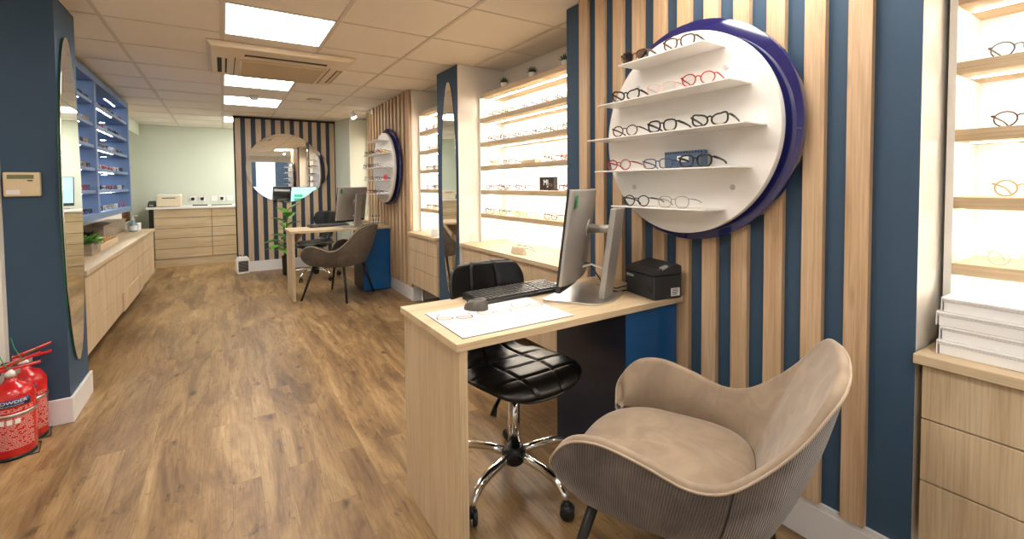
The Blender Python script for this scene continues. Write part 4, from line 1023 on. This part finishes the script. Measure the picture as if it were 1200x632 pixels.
# ------------------------------------------------------------------ leather stools
def stool(loc, rz, lab):
    t = thing('swivel_chair', lab, 'chair', loc, rz)
    prof = [(0, (.225, .425, .10, 0)), (.04, (.222, .452, .165, 0)), (.12, (.18, .474, .212, 0)), (.27, (.08, .478, .236, 0)), (.40, (-.03, .470, .232, 0)), (.5, (-.12, .474, .195, .0)),
            (.57, (-.18, .500, .135, .01)), (.63, (-.215, .548, .105, .015)), (.70, (-.235, .62, .125, .03)), (.78, (-.25, .70, .175, .055)), (.88, (-.262, .79, .195, .065)), (.96, (-.275, .862, .175, .055)), (1, (-.28, .885, .13, .04))]
    NU, NV = 56, 32
    def center(s): return cr(prof, s)
    def surf(s, u, sgn):
        y, z, w, c = center(s); y2, z2, _, _ = center(min(1, s+.004)); y1, z1, _, _ = center(max(0, s-.004))
        tg = Vector((0, y2-y1, z2-z1)); tg = tg.normalized() if tg.length > 1e-9 else Vector((0, 0, 1)); nrm = Vector((0, -tg.z, tg.y))   # towards the sitter
        if nrm.y < 0 and s > .6: nrm = -nrm
        if s <= .6 and nrm.z < 0: nrm = -nrm
        th = .026*max(0, 1-abs(u)**3.2)**.5*(min(1, s/.035)**.5)*(min(1, (1-s)/.03)**.5)
        g = 0
        if sgn > 0:
            for uc in (-.36, .36): g = max(g, math.exp(-((u-uc)*w/.005)**2))
            if s < .5:
                for sc in (.16, .30, .43): g = max(g, math.exp(-((s-sc)/.007)**2))
            th = th*(1-.42*g)
            # padding between seams
        p = Vector((u*w, y, z)) + Vector((0, c*u*u*(1.1), 0)) + nrm*(th*sgn) + Vector((0, 0, (.012*u*u if s < .5 else 0)))
        return p
    mb = MB(); mb.grid(lambda a, b: surf(a, -1+2*b, 1), NU*2, NV*2); mb.grid(lambda a, b: surf(a, -1+2*b, -1), NU*2, NV*2)
    bmesh.ops.remove_doubles(mb.bm, verts=mb.bm.verts, dist=.0004)
    obj('upholstered_shell', mb, 'leather', t)
    mb = MB().box(-.09, .09, -.12, .1, .415, .437).lathe([(.035, .36), (.04, .415)], 20)
    obj('mechanism', mb, 'black', t, bevel=.003)
    obj('height_lever', MB().tube([(.03, .0, .405), (.10, .05, .395), (.135, .07, .375), (.155, .085, .35)], [.005, .005, .007, .011], 8, flat=(1.6, Vector((0, 1, 0)))), 'black', t)
    obj('gas_column', MB().lathe([(.025, .14), (.025, .37)], 24), 'chrome', t)
    obj('hub', MB().lathe([(.028, .068), (.04, .078), (.046, .10), (.046, .128), (.038, .142), (.03, .145)], 24), 'black', t)
    for k in range(5):
        a = 2*PI*k/5+math.radians(206)-rz; d = Vector((math.cos(a), math.sin(a), 0))
        pts = [d*.03+Vector((0, 0, .115)), d*.10+Vector((0, 0, .124)), d*.18+Vector((0, 0, .126)), d*.235+Vector((0, 0, .118)), d*.268+Vector((0, 0, .102)), d*.286+Vector((0, 0, .082)), d*.294+Vector((0, 0, .064))]
        obj('leg', MB().tube(pts, [.018, .018, .018, .017, .016, .015, .014], 12), 'chrome', t)
        cst = MB(); c0 = d*.30; b = a+.7; f = Vector((math.cos(b), math.sin(b), 0)); sd = Vector((-f.y, f.x, 0))
        for sg in (-1, 1):
            m_ = MB().lathe([(.004, -.009), (.024, -.009), (.027, -.005), (.027, .005), (.024, .009), (.004, .009)], 20, axis='y')
            m_.xf(Matrix.Translation(c0+sd*.013*sg+Vector((0, 0, .0272)))@Matrix.Rotation(b, 4, 'Z'))
            me = bpy.data.meshes.new('x'); m_.bm.to_mesh(me); m_.bm.free(); cst.bm.from_mesh(me); bpy.data.meshes.remove(me)
        cst.tube([c0-d*.005+Vector((0, 0, .068)), c0+Vector((0, 0, .045)), c0+f*.004+Vector((0, 0, .028))], [.011, .012, .01], 10)
        obj('caster', cst, 'black', t)
    return t
st1 = stool((1.0, 1.575, 0), math.radians(182), 'black tufted leather swivel chair at the nearer desk')
dup(st1, (1.02, 6.50, 0), math.radians(128), label='black tufted leather swivel chair at the farther desk')

# ------------------------------------------------------------------ velvet tub chairs
def tub_chair(loc, rz, lab, inner):
    t = thing('tub_chair', lab, 'chair', loc, rz)
    rim = [(0, (.24, .27, .42)), (.10, (.285, .275, .49)), (.2, (.306, .215, .565)), (.3, (.312, .13, .589)), (.42, (.308, .02, .570)), (.52, (.300, -.08, .541)), (.60, (.290, -.155, .552)),
           (.68, (.272, -.225, .602)), (.77, (.250, -.295, .675)), (.86, (.22, -.347, .748)), (.92, (.172, -.378, .786)), (.965, (.088, -.392, .801)), (1, (0, -.396, .804))]
    bot = [(0, (.215, .24, .405)), (.12, (.235, .235, .39)), (.25, (.25, .18, .378)), (.42, (.252, .05, .372)), (.55, (.247, -.06, .37)), (.64, (.227, -.14, .37)), (.74, (.185, -.205, .37)), (.85, (.12, -.235, .37)), (1, (0, -.245, .37))]
    inb = [(0, (.22, .25, .42)), (.12, (.245, .24, .42)), (.25, (.262, .18, .42)), (.42, (.262, .05, .42)), (.55, (.256, -.06, .42)), (.64, (.24, -.125, .42)), (.74, (.20, -.17, .42)), (.85, (.14, -.19, .42)), (1, (0, -.20, .42))]
    def full(tab, s):   # s -1..1
        x, y, z = cr(tab, 1-abs(s)); return Vector((x if s > 0 else -x, y, z))
    def inward(s):
        a, b = full(rim, max(-1, s-.01)), full(rim, min(1, s+.01)); tg = (b-a); tg.z = 0; tg.normalize(); n = Vector((-tg.y, tg.x, 0))
        c = Vector((0, -.02, 0))-full(rim, s); c.z = 0
        return n if n.dot(c) > 0 else -n
    TH = .026
    N = 96
    S = [-1+2*i/N for i in range(N+1)]
    # outer ribbed shell with running-length uv
    mb = MB(); uvl = mb.bm.loops.layers.uv.new('UVMap'); NV = 10; rows = []; run = 0; prev = None; U = []
    for s in S:
        R = full(rim, s); B = full(bot, s); n = inward(s)
        mid = (R+B)/2
        if prev is not None: run += (mid-prev).length
        prev = mid; U.append(run)
        row = []
        for j in range(NV+1):
            v = j/NV; p = B.lerp(R, v)-n*(.020*math.sin(PI*v**.8))*(1-.3*abs(s)**6)
            row.append(mb.bm.verts.new(p))
        rows.append(row)
    for i in range(N):
        for j in range(NV):
            f = mb._f([rows[i][j], rows[i+1][j], rows[i+1][j+1], rows[i][j+1]], True)
            if f:
                for l, (uu, vv) in zip(f.loops, [(U[i], j), (U[i+1], j), (U[i+1], j+1), (U[i], j+1)]): l[uvl].uv = (uu, vv/NV)
    obj('outer_shell', mb, 'velvetrib', t)
    # inner lining, wraps over the rim
    mb = MB(); rows = []
    for s in S:
        R = full(rim, s); n = inward(s); IB = full(inb, s); e = min(1, (1-abs(s))/.04+.35)
        th = TH*e
        pts = [R, R+n*th*.15+Vector((0, 0, .009*e)), R+n*th*.5+Vector((0, 0, .014*e)), R+n*th*.85+Vector((0, 0, .009*e)), R+n*th]
        I0 = pts[-1]
        for k in range(1, 11):
            v = k/10; p = I0.lerp(IB, v)+n*(.012*math.sin(PI*v)); pts.append(p)
        rows.append([mb.bm.verts.new(p) for p in pts])
    for A, B in zip(rows, rows[1:]):
        for j in range(len(A)-1): mb._f([A[j], A[j+1], B[j+1], B[j]], True)
    # close front ends
    obj('inner_lining', mb, inner, t)
    mb = MB()
    for s in (-1, 1):
        R = full(rim, s); B = full(bot, s); IB = full(inb, s); n = inward(s)
        a = [R, R+n*TH*.35, IB, B+n*.02, B]
        vs = [mb.bm.verts.new(p) for p in a]; mb._f(vs, True)
    o = obj('front_facing', mb, 'velvetrib', t)
    pip = [full(rim, s)-inward(s)*.001+Vector((0, 0, .001)) for s in S]
    obj('piping', MB().tube(pip, .0030, 8), 'piping', t)
    for sg in (-1, 1):
        s = sg*(1-.62); R = full(rim, s); B = full(bot, s); n = inward(s)
        obj('side_seam', MB().tube([B.lerp(R, v)-n*(.020*math.sin(PI*v**.8)+.0005) for v in [k/12 for k in range(13)]], .0016, 6), 'dark', t)
    # underside
    mb = MB(); vs = [mb.bm.verts.new(full(bot, s)+Vector((0, 0, .001))) for s in S[2:-2:2]]; mb._f(vs)
    mb.box(-.21, .21, -.18, .21, .3712, .40)
    obj('underside', mb, 'black', t)
    # seat cushion
    def cush(u, v):
        a = 2*PI*u; c, s_ = math.cos(a), math.sin(a); e = .55
        sx = math.copysign(abs(c)**e, c); sy = math.copysign(abs(s_)**e, s_)
        k = -1+2*v; rr_ = max(0, 1-abs(k)**2.6)**.38 if k < 0 else max(0, 1-k**2.0)**.5
        x = .262*sx*rr_; y = .045+(.262 if sy > 0 else .24)*sy*rr_
        if y > .1: x *= 1-.10*((y-.1)/.2)**2
        z = .42+(.062*k if k > 0 else .045*k)
        z -= .022*max(0, (y-.12)/.18)**1.5 - .0
        return Vector((x, y, z))
    mb = MB(); mb.grid(cush, 64, 24, closeu=True); bmesh.ops.remove_doubles(mb.bm, verts=mb.bm.verts, dist=.0006)
    obj('seat_cushion', mb, inner, t)
    for sx_, sy_ in ((-1, 1), (1, 1), (-1, -1), (1, -1)):
        a = Vector((.185*sx_, .175*sy_, .385)); b = Vector((.272*sx_, (.285 if sy_ > 0 else .26)*sy_, 0))
        obj('leg', MB().tube([a, b], [.0165, .010], 16), 'blackmetal', t)
        obj('foot_cap', MB().lathe([(.0105, 0), (.0105, .008)], 12, (b.x, b.y, 0)), 'black', t) if False else None
    return t
ch1 = tub_chair((1.105, .842, 0), math.radians(26), 'taupe velvet tub chair with ribbed outer, in the right foreground', 'velvet')
ch2 = dup(ch1, (1.07, 5.28, 0), math.radians(45), label='taupe tub chair, shade put into its colour, at the farther desk')
for c in ch2.children:
    if c.name.startswith(('outer_shell', 'front_facing', 'inner_lining', 'seat_cushion')):
        c.data = c.data.copy(); c.data.materials.clear(); c.data.materials.append(M['velvetshade'])

# ------------------------------------------------------------------ camera, world, exposure
cam = bpy.data.cameras.new('camera'); co = bpy.data.objects.new('camera', cam); C.objects.link(co)
f, cyp = 532.7, 234.65; ya, pi_, ro = -.5659, -.0364, -.0088
fw = Vector((-math.sin(ya)*math.cos(pi_), math.cos(ya)*math.cos(pi_), math.sin(pi_)))
r_ = Vector((math.cos(ya), math.sin(ya), 0)); u_ = r_.cross(fw)
r2 = r_*math.cos(ro)+u_*math.sin(ro); u2 = -r_*math.sin(ro)+u_*math.cos(ro)
m4 = Matrix((r2, u2, -fw)).transposed().to_4x4(); m4.translation = (0, 0, 1.24); co.matrix_world = m4
cam.sensor_width = 36; cam.lens = f/1200*36; cam.shift_y = -(316-cyp)/1200; cam.clip_start = .02
scene.camera = co
w = bpy.data.worlds.new('world'); scene.world = w; w.use_nodes = True
bg = w.node_tree.nodes['Background']; bg.inputs[0].default_value = (.82, .91, 1, 1); bg.inputs[1].default_value = 2.0
vs = scene.view_settings; vs.view_transform = 'Standard'; vs.look = 'None'; vs.gamma = 1; vs.exposure = .82
try: vs.use_curve_mapping = False
except Exception: pass
for o in bpy.data.objects:
    if '_world' in o.keys(): del o['_world']
